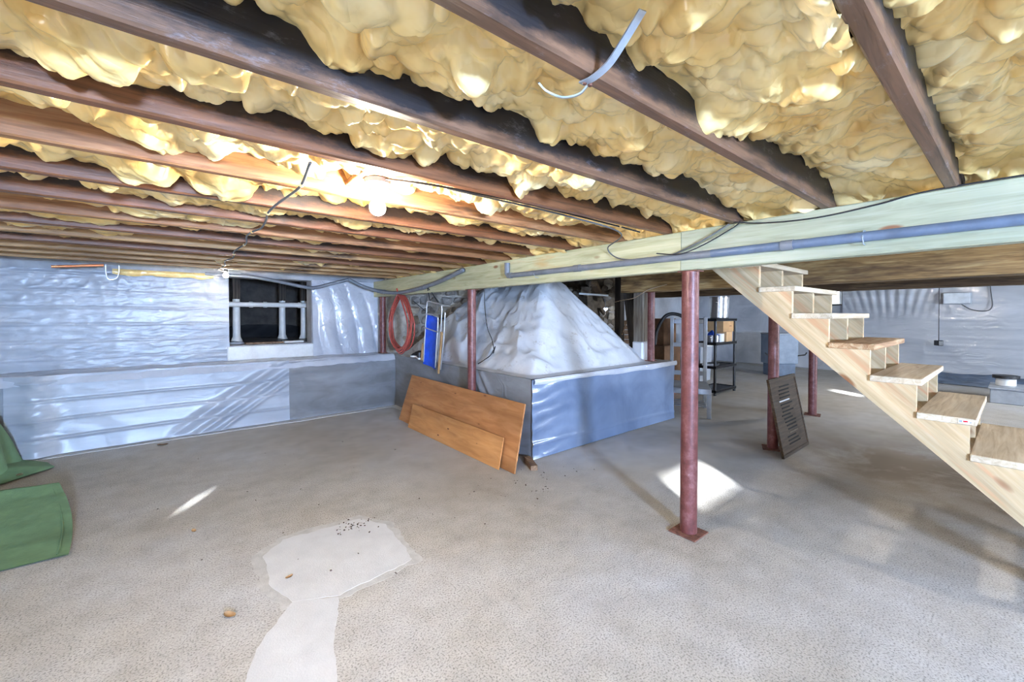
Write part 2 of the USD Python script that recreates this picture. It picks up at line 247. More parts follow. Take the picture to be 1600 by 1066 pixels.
plain('poly_dark_blue', (.10, .14, .21), .3, var=.4, scale=3, bump=.4, bscale=6)
mat('red_post', {'t': ('texture_coordinate', {}), 'n': ('noise_texture', {'scale': 14, 'detail': 8, 'roughness': .75}), 'r': ('rgb_ramp', {'ramp': [(.34, (.09, .025, .022)), (.5, (.155, .045, .040)), (.64, (.22, .095, .09)), (.76, (.40, .29, .29))]}),
    'bp': ('bump', {'strength': .3, 'distance': .003}), 'p': ('principled_bsdf', {'roughness': .42})},
    [('t.object', 'n.vector'), ('n.fac', 'r.fac'), ('r.color', 'p.base_color'), ('n.fac', 'bp.height'), ('bp.normal', 'p.normal')])
plain('rust', (.17, .07, .045), .8, var=.5, scale=30, bump=.5)
plain('pipe_grey', (.16, .175, .20), .35, var=.25, scale=7, bump=.08)
plain('pipe_blue', (.11, .15, .22), .3, var=.25, scale=6, bump=.08)
plain('pvc_white', (.62, .62, .60), .4, var=.1)
plain('cable_black', (.02, .02, .022), .5)
plain('slot_shade', (.006, .005, .004), .9)
plain('box_grey', (.56, .61, .67), .4)
plain('cable_grey', (.10, .105, .11), .5)
plain('cord_tan', (.45, .33, .22), .7)
plain('hose_red', (.40, .075, .055), .4, var=.2, scale=25)
plain('copper', (.75, .25, .10), .35, metal=.6, var=.2)
plain('alu', (.72, .74, .78), .3, metal=.85, var=.06)
plain('steel', (.62, .63, .66), .25, metal=.95, var=.05)
plain('galv', (.50, .56, .64), .35, metal=.6, var=.2, scale=15)
plain('blue_cloth', (.010, .075, .62), .55, var=.25, scale=9, bump=.15)
plain('green_tarp', (.155, .265, .135), .7, var=.22, scale=4, bump=.25, bscale=45)
plain('grommet', (.35, .28, .16), .4, metal=.8)
plain('black_plastic', (.018, .018, .020), .4)
plain('grey_plastic', (.33, .36, .40), .45)
plain('grey_paint', (.36, .39, .44), .4)
plain('blue_grey', (.20, .25, .33), .45)
plain('cardboard', (.50, .30, .14), .8, var=.1)
plain('cardboard_light', (.58, .37, .19), .8, var=.1)
plain('brown_box', (.20, .105, .055), .8, var=.2)
plain('white_plastic', (.75, .75, .74), .4, var=.05)
plain('blue_plastic', (.03, .10, .55), .4)
plain('red_plastic', (.5, .03, .02), .4)
plain('paper_white', (.82, .82, .82), .6, var=.03)
plain('ink_red', (.6, .02, .03), .6)
plain('ink_grey', (.35, .37, .42), .6)
plain('porcelain', (.85, .85, .82), .2, var=.02)
plain('leaf_dry', (.42, .26, .13), .8, var=.3)
plain('crumb', (.09, .06, .045), .9, var=.4)
mat('bulb_glow', {'e': ('emission', {'color': (1.0, .89, .74), 'strength': 1400.0})}, (), 'e.emission')
mat('bulb_glow_small', {'e': ('emission', {'color': (1.0, .90, .76), 'strength': 480.0})}, (), 'e.emission')
mat('window_day', {'e': ('emission', {'color': (.85, .95, 1.0), 'strength': 6.0})}, (), 'e.emission')

# ------------------------------------------------------------------ the shell
XW, YN, XF, YL = -3.2, -4.2, 13.8, 7.1
ZJ, ZC = 2.067, 2.27
FLR = surf(lambda u, v: np.stack([XW-.3+u*(XF-XW+.6), YN-.3+v*(YL-YN+.6), 0*u], -1), 60, 40)
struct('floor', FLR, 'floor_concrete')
struct('ceiling', box(XW-.2, XF+.2, YN-.2, YL+2.6, ZC, ZC+.1), 'dark_board')
def wall_with_holes(axis, at, thick, a0, a1, z0, z1, holes):   # plane wall along 'axis', holes = (a0, a1, z0, z1)
    xs = sorted({a0, a1, *[h[i] for h in holes for i in (0, 1)]}); zs = sorted({z0, z1, *[h[i] for h in holes for i in (2, 3)]}); out = []
    for p, q in zip(xs[:-1], xs[1:]):
        for r, s in zip(zs[:-1], zs[1:]):
            c, d = (p+q)/2, (r+s)/2
            if any(h[0] < c < h[1] and h[2] < d < h[3] for h in holes): continue
            out.append(box(p, q, at, at+thick, r, s) if axis == 'x' else box(at, at+thick, p, q, r, s))
    return cat(*out)
struct('wall_left', wall_with_holes('x', YL, .3, XW, XF, 0, ZC, [(.62, 1.71, 1.06, 2.04)]), 'block_wall')
struct('wall_front', wall_with_holes('x', YN-.05, .05, XW, XF, 0, ZC, [(-.70, .05, 1.26, 1.725), (1.75, 2.65, .36, 1.9), (8.9, 11.1, 1.3, 1.9), (5.68, 6.02, 1.70, 1.80)]), 'block_wall')
struct('wall_west', wall_with_holes('y', XW-.05, .05, YN, YL, 0, ZC, [(.4, 2.0, 1.2, 1.8), (-.945, -.82, 1.368, 1.445)]), 'block_wall')
struct('wall_far', box(XF, XF+.2, YN, YL, 0, ZC), 'block_wall')
# added, unseen areaway outside the added bulkhead door keeps the low sun out of the doorway
struct('wall_added_areaway', cat(box(1.55, 1.65, -5.6, -4.26, -.1, 2.7), box(2.75, 2.85, -5.6, -4.26, -.1, 2.7), box(1.55, 2.85, -5.7, -5.6, -.1, 2.7), box(1.55, 2.85, -5.7, -4.26, -.15, -.1)), 'white_wall')
# added, unseen window wells: rims set to leave only a slit of the low sun
struct('wall_added_wells', cat(box(-1.5, .4, -4.80, -4.75, 1.0, 1.773), box(-1.5, .4, -4.80, -4.26, .95, 1.0), box(-3.75, -3.7, .2, 2.4, 1.0, 2.2), box(-3.75, -3.26, .2, .25, 1.0, 2.2), box(-3.75, -3.26, .2, 2.4, .95, 1.0), box(8.6, 11.5, -4.80, -4.75, 1.0, 2.2), box(8.55, 8.6, -4.80, -4.26, 1.0, 2.02)), 'white_wall')

# raised footing along the left wall and the footing of the covered rock pile
XP, YP, HP, XE = 2.873, 3.195, .83, 5.62
struct('trim_1', box(XW, XP, 6.58, YL, 0, HP-.006), 'block_wall')
struct('trim_2', box(XP+.01, XE-.01, YP+.01, YL, 0, HP-.012), 'stone')
# pale strip of newer concrete along the footing's toe
struct('trim_3', prism([(-1.6, 6.56), (-1.6, 6.38), (.2, 6.42), (1.4, 6.40), (2.0, 6.44), (2.75, 6.46), (2.78, 5.6), (2.86, 5.6), (2.86, 6.56)], .004), 'patch_concrete')

# ------------------------------------------------------------------ plastic sheets
def wallsheet(x0, x1, z0, z1, Y, seed, amp=.016, res=.022, course=.2, sag=0.0, dirn=-1):
    nu, nv = int((x1-x0)/res), int((z1-z0)/.009)
    def fn(u, v):
        x = x0+u*(x1-x0); z = z0+v*(z1-z0); r = ridge(x, 0*x, z, 2.6, 3, seed); w = ridge(x*.5, 0*x, z*1.6, 7, 3, seed+9)
        d = amp*(r**2)+amp*.8*w**4+.007*ridge(x*1.2, 0*x, z*.8, 7, 2, seed+13)**6*np.clip((z-1.1)*1.4, .1, 1); ph = (z+.025*fb(x, 0*x, z, 1.1, 2, seed+3))/course; d += .008*np.exp(-((ph-np.round(ph))/.07)**2)*(.3+.9*fb(x, 0*x, z, 1.2, 2, seed+4)); q = np.clip((fb(x, 0*x, 0*x, 1.6, 2, seed+6)-.45)*6, 0, 1)*np.clip((z-1.45)/.5, 0, 1); d += .022*q*np.abs(np.sin((x+.35*(z-1.5))*17+4*fb(x, 0*x, z, 2, 2, seed+8)))**4
        return np.stack([x, Y+dirn*(d+sag*np.sin(np.pi*u)*v*(1-v)), z], -1)
    return surf(fn, nu, nv)
solo('plastic_sheet', wallsheet(XW, .625, HP, 2.03, 7.075, 1, .007), 'poly_wall', 'big whitish plastic sheet covering the upper left wall beside the crawlspace opening', 'plastic sheet', True)
def right_sheet():
    nu, nv = 60, 64
    def fn(u, v):
        x = 1.71+u*(2.80-1.71); z = HP+v*(2.05-HP); fold = np.abs(np.sin((x*1.0+.28*(z-1))*11+3*fb(x, 0*x, z, 1.2, 2, 5)))**.7
        return np.stack([x, 7.07-.05*fold*(.25+.75*(1-v))-.012*ridge(x, 0*x, z, 5, 3, 8), z], -1)
    return surf(fn, nu, nv)
solo('plastic_sheet', right_sheet(), 'poly_white', 'pleated whitish plastic sheet hanging right of the crawlspace opening', 'plastic sheet', True)
def lower_sheet():
    x0, x1 = -1.34, 1.275
    def fn(u, v):
        x = x0+u*(x1-x0); z = .012+v*(HP+.012); r = ridge(x, 0*x, z, 1.6, 3, 21)
        d = .02+.009*r**2; ph = (z+.03*fb(x, 0*x, z, .8, 2, 3))/.2; d += .011*np.exp(-((ph-np.round(ph))/.07)**2)
        q = (x-.55)-(z-.42)*1.5                                        # diagonal drag folds towards the sheet's right end
        d += (.055*np.exp(-(q/.10)**2)+.045*np.exp(-((q-.3)/.07)**2)+.035*np.exp(-((q-.52)/.05)**2))*np.clip((x+.1)/.5, 0, 1)*(1-.5*v)
        e = np.exp(-((x+1.12)/.12)**2); d += .07*e*(.3+.7*np.sin(z*9+1)**2)*(1-.3*v)+.02*e*ridge(x, 0*x, z, 9, 3, 4)
        d += .05*(1-v)**3*(.4+fb(x, 0*x, 0*x, 1.5, 2, 5))
        return np.stack([x, 6.578-d, z], -1)
    return surf(fn, 130, 92)
solo('plastic_sheet', lower_sheet(), 'poly_wall', 'bluish plastic sheet with diagonal drag folds hanging over the left wall footing', 'plastic sheet', True)
def clear_sheet():
    def fn(u, v):
        x = 1.265+u*(XP-.02-1.265); z = .015+v*(HP-.015); d = .012+.010*ridge(x, 0*x, z, 3.5, 3, 31)+.008*ridge(x, 0*x, z, 9, 2, 32)*(v > .8)
        return np.stack([x, 6.575-d, z], -1)
    return surf(fn, 64, 36)
solo('plastic_sheet', clear_sheet(), 'poly_clear', 'darker grey see-through plastic panel on the footing in the left wall corner', 'plastic sheet', True)
def ledge_sheet():
    def fn(u, v):
        x = XW+u*(2.84-XW); y = 6.52+v*(7.06-6.52)
        z = HP+.006+.022*ridge(x, y, 0*x, 3, 3, 41)**2+.012*fb(x, y, 0*x, 12, 2, 42); z = z-.10*np.clip((6.575-y)/.055, 0, 1)**1.5
        return np.stack([x, y-.012*np.clip((6.575-y)/.055, 0, 1)*fb(x, 0*x, 0*x, 5, 2, 2), z], -1)
    return surf(fn, 240, 26)
solo('plastic_sheet', ledge_sheet(), 'poly_white', 'crumpled white plastic strip lying on the ledge below the left wall', 'plastic sheet', True)
# wall band below the opening
struct('trim_4', box(.60, 1.74, 7.05, 7.12, HP+.02, 1.05, .01), 'white_wall')
# the covered pile
def mound_h(x, y):
    s1 = 1.18*(x-3.02); s2 = 1.45*(y-3.36); s3 = .90*(5.55-x); s4 = .95*(6.35-y)+.45; top = 1.27+.0*x
    k = 14.0; h = -np.log(np.exp(-k*s1)+np.exp(-k*s2)+np.exp(-k*s3)+np.exp(-k*s4)+np.exp(-k*top))/k
    return np.maximum(h, 0)
def mound():
    def fn(u, v):
        x = XP-.012+u*(XE-XP+.012); y = YP-.012+v*(YL-.06-YP); h = mound_h(x, y)
        act = np.clip(h/.15, 0, 1)
        lump = .16*(fb(x, y, 0*x, 1.3, 2, 51)-.5)+.17*(ridge(x+.5*h, y-.6*h, 0*x, 2.0, 2, 52)-.75)+.060*(ridge(x+.4*h, y-.3*h, h, 4.6, 2, 53)-.7)
        z = HP+.004+h+act*lump+.006*fb(x, y, 0*x, 9, 2, 54)
        z = np.clip(z, HP+.002, 2.22)
        return np.stack([x, y, z], -1)
    return surf(fn, 190, 260)
solo('plastic_sheet', mound(), 'poly_mound', 'white dusty plastic sheet draped over the tall rock pile', 'plastic sheet', True)
def hem():
    def fn(u, v):
        x = XP-.015+u*(XE-XP+.02); z = HP+.012-v*(.05+.035*fb(x, 0*x, 0*x, 3, 2, 61)); return np.stack([x, YP-.058-.012*np.sin(v*np.pi)-.006*fb(x, 0*x, z, 9, 2, 62), z], -1)
    return surf(fn, 130, 6)
solo('plastic_hem', hem(), 'poly_white', 'white folded plastic hem along the top of the blue covered footing', 'plastic sheet', True)
def face_left():
    def fn(u, v):
        y = YP-.01+u*(6.56-YP); z = .01+v*(HP-.005); q = (y-3.9)-(z-.4)*.8
        d = .010+.010*ridge(0*y, y, z, 3, 3, 71)+.03*np.exp(-(q/.05)**2)+.022*np.exp(-((q+.16)/.05)**2)
        return np.stack([XP-d, y, z], -1)
    return surf(fn, 130, 34)
solo('plastic_sheet', face_left(), 'poly_clear', 'grey translucent plastic sheet on the footing behind the leaning plywood', 'plastic sheet', True)
def face_right():
    def fn(u, v):
        x = XP-.012+u*(XE-XP+.012); z = .008+v*(HP-.008); left = np.exp(-((x-XP)/.55)**2); right = np.exp(-((x-XE)/.5)**2)
        d = .012+.008*ridge(x, 0*x, z, 2, 3, 81)+left*.009*np.abs(np.sin((z*1.0-.16*(x-XP))*22+3*fb(x, 0*x, z, 3, 2, 82)))**2
        d += .05*right*np.clip(v-.55, 0, 1)*(.4+ridge(x, 0*x, z, 3, 2, 83)); d += .012*np.exp(-((z-.16+.02*(x-XP))/.012)**2)+.02*(1-v)**6
        return np.stack([x, YP-d, z], -1)
    return surf(fn, 130, 44)
solo('plastic_sheet', face_right(), 'poly_blue', 'bluish glossy plastic sheet wrapped over the right side of the rock pile footing', 'plastic sheet', True)
solo('plastic_sheet', surf(lambda u, v: np.stack([XE+.01+.01*fb(0*u, u*4, v, 4, 2, 3), YP+u*3.0, .01+v*(HP-.01)], -1), 40, 14), 'poly_blue', 'plastic sheet on the hidden end of the footing beside the grey chair', 'plastic sheet', True)
def far_sheet(y0, y1, seed):
    def fn(u, v):
        y = y0+u*(y1-y0); z = .02+v*(2.2-.02); ph = (z+.02*fb(0*y, y, z, .7, 2, seed))/.2
        gath = np.exp(-((y-2.05)/.9)**2)*np.clip((z-1.35)/.6, 0, 1)
        d = .015+.014*ridge(0*y, y, z, 1.8, 3, seed)**2+.009*np.exp(-((ph-np.round(ph))/.05)**2)+.035*gath*np.abs(np.sin(y*16+(y-2.05)*8*(2.2-z)))+.012*ridge(0*y, y, z, 6, 2, seed+2)*np.clip((z-1.2), 0, 1)
        return np.stack([XF-d, y, z], -1)
    return surf(fn, 170, 70)
solo('plastic_sheet', far_sheet(-2.6, 3.0, 91), 'poly_far', 'grey plastic sheet with gathered folds on the far wall behind the stairs', 'plastic sheet', True)
solo('plastic_sheet', far_sheet(3.55, 7.05, 95), 'poly_white', 'white plastic sheet on the far wall behind the black shelves', 'plastic sheet', True)
solo('plastic_sheet', surf(lambda u, v: np.stack([5.9+u*7.85, 7.08-.015*ridge(u*8, 0*u, v*2, 2, 3, 7), .02+v*2.2], -1), 120, 40), 'poly_white', 'white plastic sheet lining the wall far behind the rock pile', 'plastic sheet', True)
def floor_sheet():
    def fn(u, v):
        y = -2.5+u*4.6; x = 12.75+.2*np.sin(y*1.3)*(1-v)+v*(XF-.05-12.75); z = .012+.05*ridge(x*2, y, 0*x, 1.5, 3, 101)**2*np.minimum(1, 4*v)+.14*v**3
        return np.stack([x, y, z], -1)
    return surf(fn, 110, 26)
solo('plastic_sheet', floor_sheet(), 'poly_dark_blue', 'dark blue crumpled plastic lying along the foot of the far wall', 'plastic sheet', True)

# fieldstone wall left bare behind the pile, stone by stone
rng = random.Random(5)
wst = struct('wall_stone', box(2.9, 5.9, 6.98, 7.09, HP-.02, 2.2), 'mortar')
z = HP
while z < 2.15:
    h = rng.uniform(.12, .2); x = 2.9+rng.uniform(-.05, .05)
    while x < 5.85:
        w = rng.uniform(.16, .36); c = A([x+w/2, 6.97, z+h/2]); pts = []
        for _ in range(16):
            d = unit([rng.gauss(0, 1), rng.gauss(0, 1), rng.gauss(0, 1)]); d = np.sign(d)*np.abs(d)**.6
            pts.append(c+d*A([w*.5, .075+rng.uniform(0, .04), h*.5])*.92)
        if z < 1.9 and x > 2.95: part(wst, 'stone', hull(pts), rng.choice(['stone', 'stone_tan', 'stone_tan', 'stone']))
        x += w
    z += h

# concrete repair patch in the floor: square plus trench
cp = thing('concrete_patch', 'smooth pale concrete repair patch with a trench set in the floor', 'floor patch', (.8, 2.6, 0))
def ragged(pts, depth, seed, amp=.018):
    pts = A(pts, float); out = []
    for p, q in zip(pts, np.roll(pts, -1, 0)):
        n = max(2, int(np.linalg.norm(q-p)/.02)); out += [p+(q-p)*t for t in np.arange(n)/n]
    out = A(out); o = np.stack([fb(out[:, 0], out[:, 1], 0*out[:, 0], 14, 4, seed+k)-.5 for k in (0, 7)], 1); return prism(out+2*amp*o, depth)
part(cp, 'slab', ragged([(.42, 2.95), (.55, 3.09), (1.05, 3.06), (1.16, 2.86), (1.13, 2.34), (.675, 2.285), (.47, 2.39), (.41, 2.6)], .0022, 1), 'patch_concrete')
part(cp, 'trench_slab', ragged([(.47, 2.38), (.672, 2.277), (.57, 2.0), (.505, 1.75), (.42, 1.3), (.05, 1.5), (.22, 1.98), (.27, 2.15)], .0014, 2), 'patch_concrete')
part(cp, 'edge_smear', ragged([(.36, 2.97), (.54, 3.14), (1.08, 3.11), (1.21, 2.87), (1.17, 2.30), (.70, 2.24), (.42, 2.36), (.36, 2.6)], .0009, 3, .03), 'patch_edge', 'thin smeared skim of cement round the slab')

# ------------------------------------------------------------------ joists and spray foam
NJ = 15
JY = [.2045+.4615*k for k in range(-1, NJ-1)]            # centre of each joist
ORD = ['first', 'second', 'third', 'fourth', 'fifth', 'sixth', 'seventh', 'eighth', 'ninth', 'tenth', 'eleventh', 'twelfth', 'thirteenth', 'fourteenth', 'fifteenth']
JM = ['joist_dark', 'joist_dark', 'joist_dark', 'joist_dark', 'joist_brown', 'joist_orange', 'joist_brown', 'joist_brown', 'joist_orange', 'joist_brown', 'joist_tan', 'joist_brown', 'joist_tan', 'joist_tan', 'joist_tan']
HUE = {'joist_dark': 'dark mould-stained', 'joist_brown': 'dark brown', 'joist_orange': 'orange-brown', 'joist_tan': 'tan'}
for k, y in enumerate(JY):
    if y > YL-.05: continue
    lab = ('dark ceiling joist over the stairs, almost out of view' if k == 0 else
           '%s ceiling joist, %s from the stairs towards the left wall' % (HUE[JM[k]], ORD[k]) if k != 2 else 'dark ceiling joist that carries the bent metal strap')
    j = thing('ceiling_joist', lab, 'joist', (0, y, ZJ), 'ceiling joists')
    part(j, 'timber', beam((XW, y, ZJ+.0975), (2.86, y, ZJ+.0975), .046, .195, rough=.0008, seed=200+k, seg=.05), JM[k], smooth=35)
def foam(y0, y1, seed, res, base, amp, x0=XW, x1=2.9):
    r = np.random.default_rng(seed); W = y1-y0; nx, ny = int((x1-x0)/res), max(10, int(W/res))
    u, v = np.meshgrid(np.linspace(x0, x1, nx+1), np.linspace(y0-.004, y1+.004, ny+1)); x, y = u.ravel(), v.ravel()
    xw = x+.035*(fb(x, y, 0*x, 5, 2, seed)-.5)*2; yw = y+.035*(fb(x, y, 0*x+3, 5, 2, seed+1)-.5)*2
    h = np.zeros_like(x)
    for dens, rr, H in ((40, (.06, .14), .62), (230, (.028, .062), 1.05), (700, (.012, .026), .8)):
        n = int(dens*(x1-x0)*W); cx = r.uniform(x0, x1, n); cy = r.uniform(y0-.02, y1+.02, n); R = r.uniform(*rr, n); hh = r.uniform(.35, 1, n)
        dist, idx = cKDTree(np.stack([cx, cy], 1)).query(np.stack([xw, yw], 1), k=min(8, n)); Ri = R[idx]
        cap = np.sqrt(np.clip(1-(dist/Ri)**2, 0, 1))*Ri*H*hh[idx]
        h += np.max(cap, 1)*.85
    near = np.clip((x-1.2)/1.0, 0, 1)                                    # flatter and finer towards the girder
    h *= (1-.30*near)
    big = fb(x, y, 0*x, 1.5, 3, seed+7)-.5
    edge = np.minimum(y-y0, y1-y)/W
    z = base-amp*h-.11*big+.03*np.exp(-(edge/.08)**2)*(fb(x, 0*x, 0*x, 6, 3, seed+9)-.3)
    # some dripping tongues beside the joists
    n = int(1.2*(x1-x0)); cx = r.uniform(x0, x1, n); side = r.integers(0, 2, n)
    for a, s in zip(cx, side):
        c = y0+.03 if s == 0 else y1-.03; q = ((x-a)/r.uniform(.03, .09))**2+((y-c)/.05)**2; z = z-r.uniform(.015, .045)*np.exp(-q)
    z = z-.10*np.clip((x-2.62)/.2, 0, 1)
    z = np.clip(z, ZJ-.02, ZC-.005)
    sh = (ZC-z); xs = x+.55*(fb(x, y, 0*x, 9, 2, seed+20)-.5)*sh; ys = np.clip(y+.45*(fb(x, y, 0*x+9, 9, 2, seed+21)-.5)*sh, y0-.004, y1+.004)
    return trimesh.Trimesh(np.stack([xs, ys, z], -1), grid(nx, ny)[:, ::-1], process=False)
for k in range(len(JY)-1):
    y0, y1 = JY[k]+.022, JY[k+1]-.022
    if JY[k+1] > YL: continue
    res = .008 if k < 5 else (.014 if k < 8 else .022)
    amp = 1.0 if k < 7 else .7; base = 2.185 if k < 5 else (2.175 if k < 9 else 2.17)
    lab = 'yellow spray foam between the %s and %s joists counted from the stairs' % (ORD[k], ORD[k+1])
    solo('spray_foam', foam(y0, y1, 300+k*31, res, base, amp), 'foam', lab, 'foam insulation', True, 'spray foam bays')
for k in range(3):                                       # the bays go on beyond the frame, towards the front wall
    y = JY[0]-.4615*(k+1)
    j = thing('ceiling_joist', 'dark ceiling joist beyond the stairs side of the view, %s from the stairs outward' % ORD[k+1], 'joist', (0, y, ZJ), 'ceiling joists out of view')
    part(j, 'timber', beam((XW, y, ZJ+.0975), (2.86, y, ZJ+.0975), .046, .195, rough=.0008, seed=240+k, seg=.08), 'joist_dark', smooth=35)
    solo('spray_foam', foam(y+.022, y+.4615-.022, 900+k*31, .02, 2.185, 1.0), 'foam', 'yellow spray foam beyond the stairs side of the view, %s bay outward' % ORD[k], 'foam insulation', True, 'spray foam out of view')

# ------------------------------------------------------------------ girders and steel posts
b1 = thing('girder', 'pale greenish pressure-treated girder carrying the ceiling joists with a pipe along it', 'beam', (2.74, 1.5, 1.80))
part(b1, 'timber', beam((2.74, 1.475, 1.934), (2.74, 7.05, 1.934), .095, .264, rough=.001, seed=1, seg=.15), 'beam_green', 'yellowish timber length', 40)
part(b1, 'timber', beam((2.74, -4.1, 1.934), (2.74, 1.472, 1.934), .097, .264, rough=.001, seed=2, seg=.15), 'beam_blue', 'bluish green timber length', 40)
g2 = solo('girder', beam((5.2, -4.1, 1.95), (5.2, 3.68, 1.95), .30, .26, rough=.003, seed=3, seg=.12), 'girder_brown', 'old amber-brown girder crossing behind the stairs', 'beam', 40)
g3 = solo('girder', beam((7.4, -4.1, 1.97), (7.4, 6.0, 1.97), .26, .26, rough=.003, seed=4, seg=.12), 'girder_dark', 'dark girder behind the amber-brown one', 'beam', 40)
def steel_post(x, y, z0, z1, lab, plate=.17, r=.052, turn=.3):
    t = thing('steel_post', lab, 'post', (x, y, z0), 'red steel posts')
    prof = [(r, z0+.008), (r, z1-.012)]
    part(t, 'pipe', tube([(x, y, z0+.006), (x, y, (z0+z1)/2), (x, y, z1-.006)], r, 28), 'red_post', smooth=40)
    ex, ey, ez = rotz(turn); h = plate/2
    if plate: part(t, 'base_plate', place(box(-h, h, -h, h, 0, .010, .002), (x, y, z0+.001), ex, ey, ez), 'rust')
    part(t, 'cap_plate', place(box(-.07, .07, -.047, .047, -.008, 0, .002), (x, y, z1), *rotz(math.pi/2)), 'rust')
    return t
steel_post(2.74, 1.43, .0, 1.80, 'nearest red steel post standing in the open floor under the girder', .19, .055, .0)
steel_post(2.74, 4.103, .0, 1.80, 'red steel post rising behind the leaning plywood', .15, .05, 0)
steel_post(2.74, 6.78, HP+.03, 1.80, 'red steel post on the ledge in the corner left of the hose', .12, .05, 0)
steel_post(5.2, 1.743, 0, 1.82, 'red steel post behind the slotted panel under the stairs', .2, .054, .4)
steel_post(7.42, 1.96, 0, 1.84, 'bright red steel post farthest right under the stairs', .2, .054, .2)
steel_post(5.2, 3.28, HP+.02, 1.82, 'red steel post on the covered pile beside the grey timber post', .12, .05, 0)
steel_post(7.42, 4.75, 0, 1.84, 'thin-looking red steel post far behind the covered pile', .12, .04, 0)

# ------------------------------------------------------------------ staircase
RISE, RUN, TH = .1945, .2150, .038
S0 = thing('staircase', 'new pine open-riser staircase coming down from the ceiling', 'stairs', (3.9, .4, 0))
NT = 11                                                # tread 1 nosing at Y=1.015, z=1.705
def nose(n): return 1.018-RUN*(n-1), 1.706-RISE*(n-1)  # (Y of nosing, top z) of tread n
def stringer(x0, x1):
    pts = []
    for n in range(-1, 9):
        yn, zt = nose(n); yb = yn+RUN+.012
        pts += [(yb, zt-TH), (yn+.012, zt-TH)]
    yb, zt = nose(8); pts.append((yb+.012, 0.0))
    zl = lambda y: .402+RISE/RUN*(y+.026)-.0
    yfoot = -.026-.402/(RISE/RUN); pts.append((yfoot, 0.0))
    ytop = nose(-1)[0]+RUN+.012; pts.append((ytop, zl(ytop)))
    return place(prism(pts[::-1], x1-x0), (x0, 0, 0), (0, 1, 0), (0, 0, 1), (1, 0, 0))
for x0 in (3.40, 3.87, 4.36): part(S0, 'stringer', stringer(x0, x0+.04), 'stringer_pine')
for n in range(0, 9):
    yn, zt = nose(n); mt = 'tread_red' if n == 3 else 'tread_pine'
    tr = part(S0, 'tread', box(3.385, 4.44, yn-.014, yn+RUN+.010, zt-TH, zt, .004), mt)
    if n == 5:
        st = part(tr, 'label_sticker', box(3.3835, 3.3855, yn-.002, yn+.055, zt-.030, zt-.006), 'paper_white', 'white sticker')
        part(tr, 'red_print', box(3.3825, 3.3838, yn+.018, yn+.036, zt-.021, zt-.013), 'ink_red', 'red print on the sticker'); part(tr, 'grey_print', box(3.3825, 3.3838, yn+.040, yn+.052, zt-.024, zt-.012), 'ink_grey', 'grey print on the sticker'); part(tr, 'grey_print', box(3.3825, 3.3838, yn+.004, yn+.012, zt-.024, zt-.016), 'ink_grey')

# ------------------------------------------------------------------ pipes on the girder and along the left wall
gp = thing('drain_pipe', 'dark blue-grey pipe running along the face of the girder', 'pipe', (2.66, 1.6, 1.88))
part(gp, 'pipe', cyl((2.662, 3.30, 1.898), (2.662, 1.25, 1.890), .024, 16), 'pipe_grey', smooth=40)
part(gp, 'pipe', cyl((2.662, 1.25, 1.890), (2.662, -2.5, 1.876), .025, 16), 'pipe_blue', 'bluer length of pipe', smooth=40)
part(gp, 'coupling', cyl((2.662, .80, 1.888), (2.662, .86, 1.888), .029, 16), 'pipe_grey', smooth=40)
part(gp, 'coupling', cyl((2.662, 2.35, 1.895), (2.662, 2.42, 1.895), .029, 16), 'pipe_grey', smooth=40)
part(gp, 'elbow', tube([(2.662, 3.26, 1.898), (2.662, 3.31, 1.900), (2.662, 3.335, 1.925), (2.662, 3.335, 2.03)], .028, 14), 'pipe_grey', smooth=50)
for q, y in enumerate((-.1, .5, 2.9)): part(gp, 'pipe_clip', tube([(2.695, y, 1.85), (2.66, y, 1.852), (2.634, y, 1.885), (2.66, y, 1.918), (2.695, y, 1.92)], .003, 6), 'galv')
wp = thing('sagging_pipe', 'sagging grey pipe crossing the crawlspace opening and the girder end', 'pipe', (2.2, 6.8, 2.0))
part(wp, 'pipe', tube([(.75, 6.9, 2.06), (1.2, 6.88, 1.99), (1.65, 6.88, 1.915), (1.95, 6.86, 1.99), (2.2, 6.82, 2.065)], .026, 12, smooth_path=6), 'pipe_grey', smooth=True)
part(wp, 'pipe', tube([(2.2, 6.82, 2.065), (2.42, 6.78, 1.96), (2.62, 6.6, 1.885), (2.655, 6.0, 1.835), (2.655, 5.3, 1.865), (2.655, 4.7, 1.93), (2.655, 4.15, 2.03)], .028, 12, smooth_path=6), 'pipe_grey', smooth=True)
part(wp, 'coupling', tube([(2.61, 6.64, 1.888), (2.655, 6.48, 1.868)], .034, 14), 'pipe_grey', smooth=40)
part(wp, 'coupling', tube([(2.655, 5.22, 1.868), (2.655, 5.10, 1.88)], .033, 14), 'pipe_grey', smooth=40)
w2 = solo('conduit', tube([(.35, 6.9, 2.05), (.9, 6.86, 2.03), (1.4, 6.86, 1.95), (1.7, 6.87, 1.90)], .022, 12, smooth_path=6), 'pipe_grey', 'lower grey pipe sagging beside the small bulb above the opening', 'pipe', True)

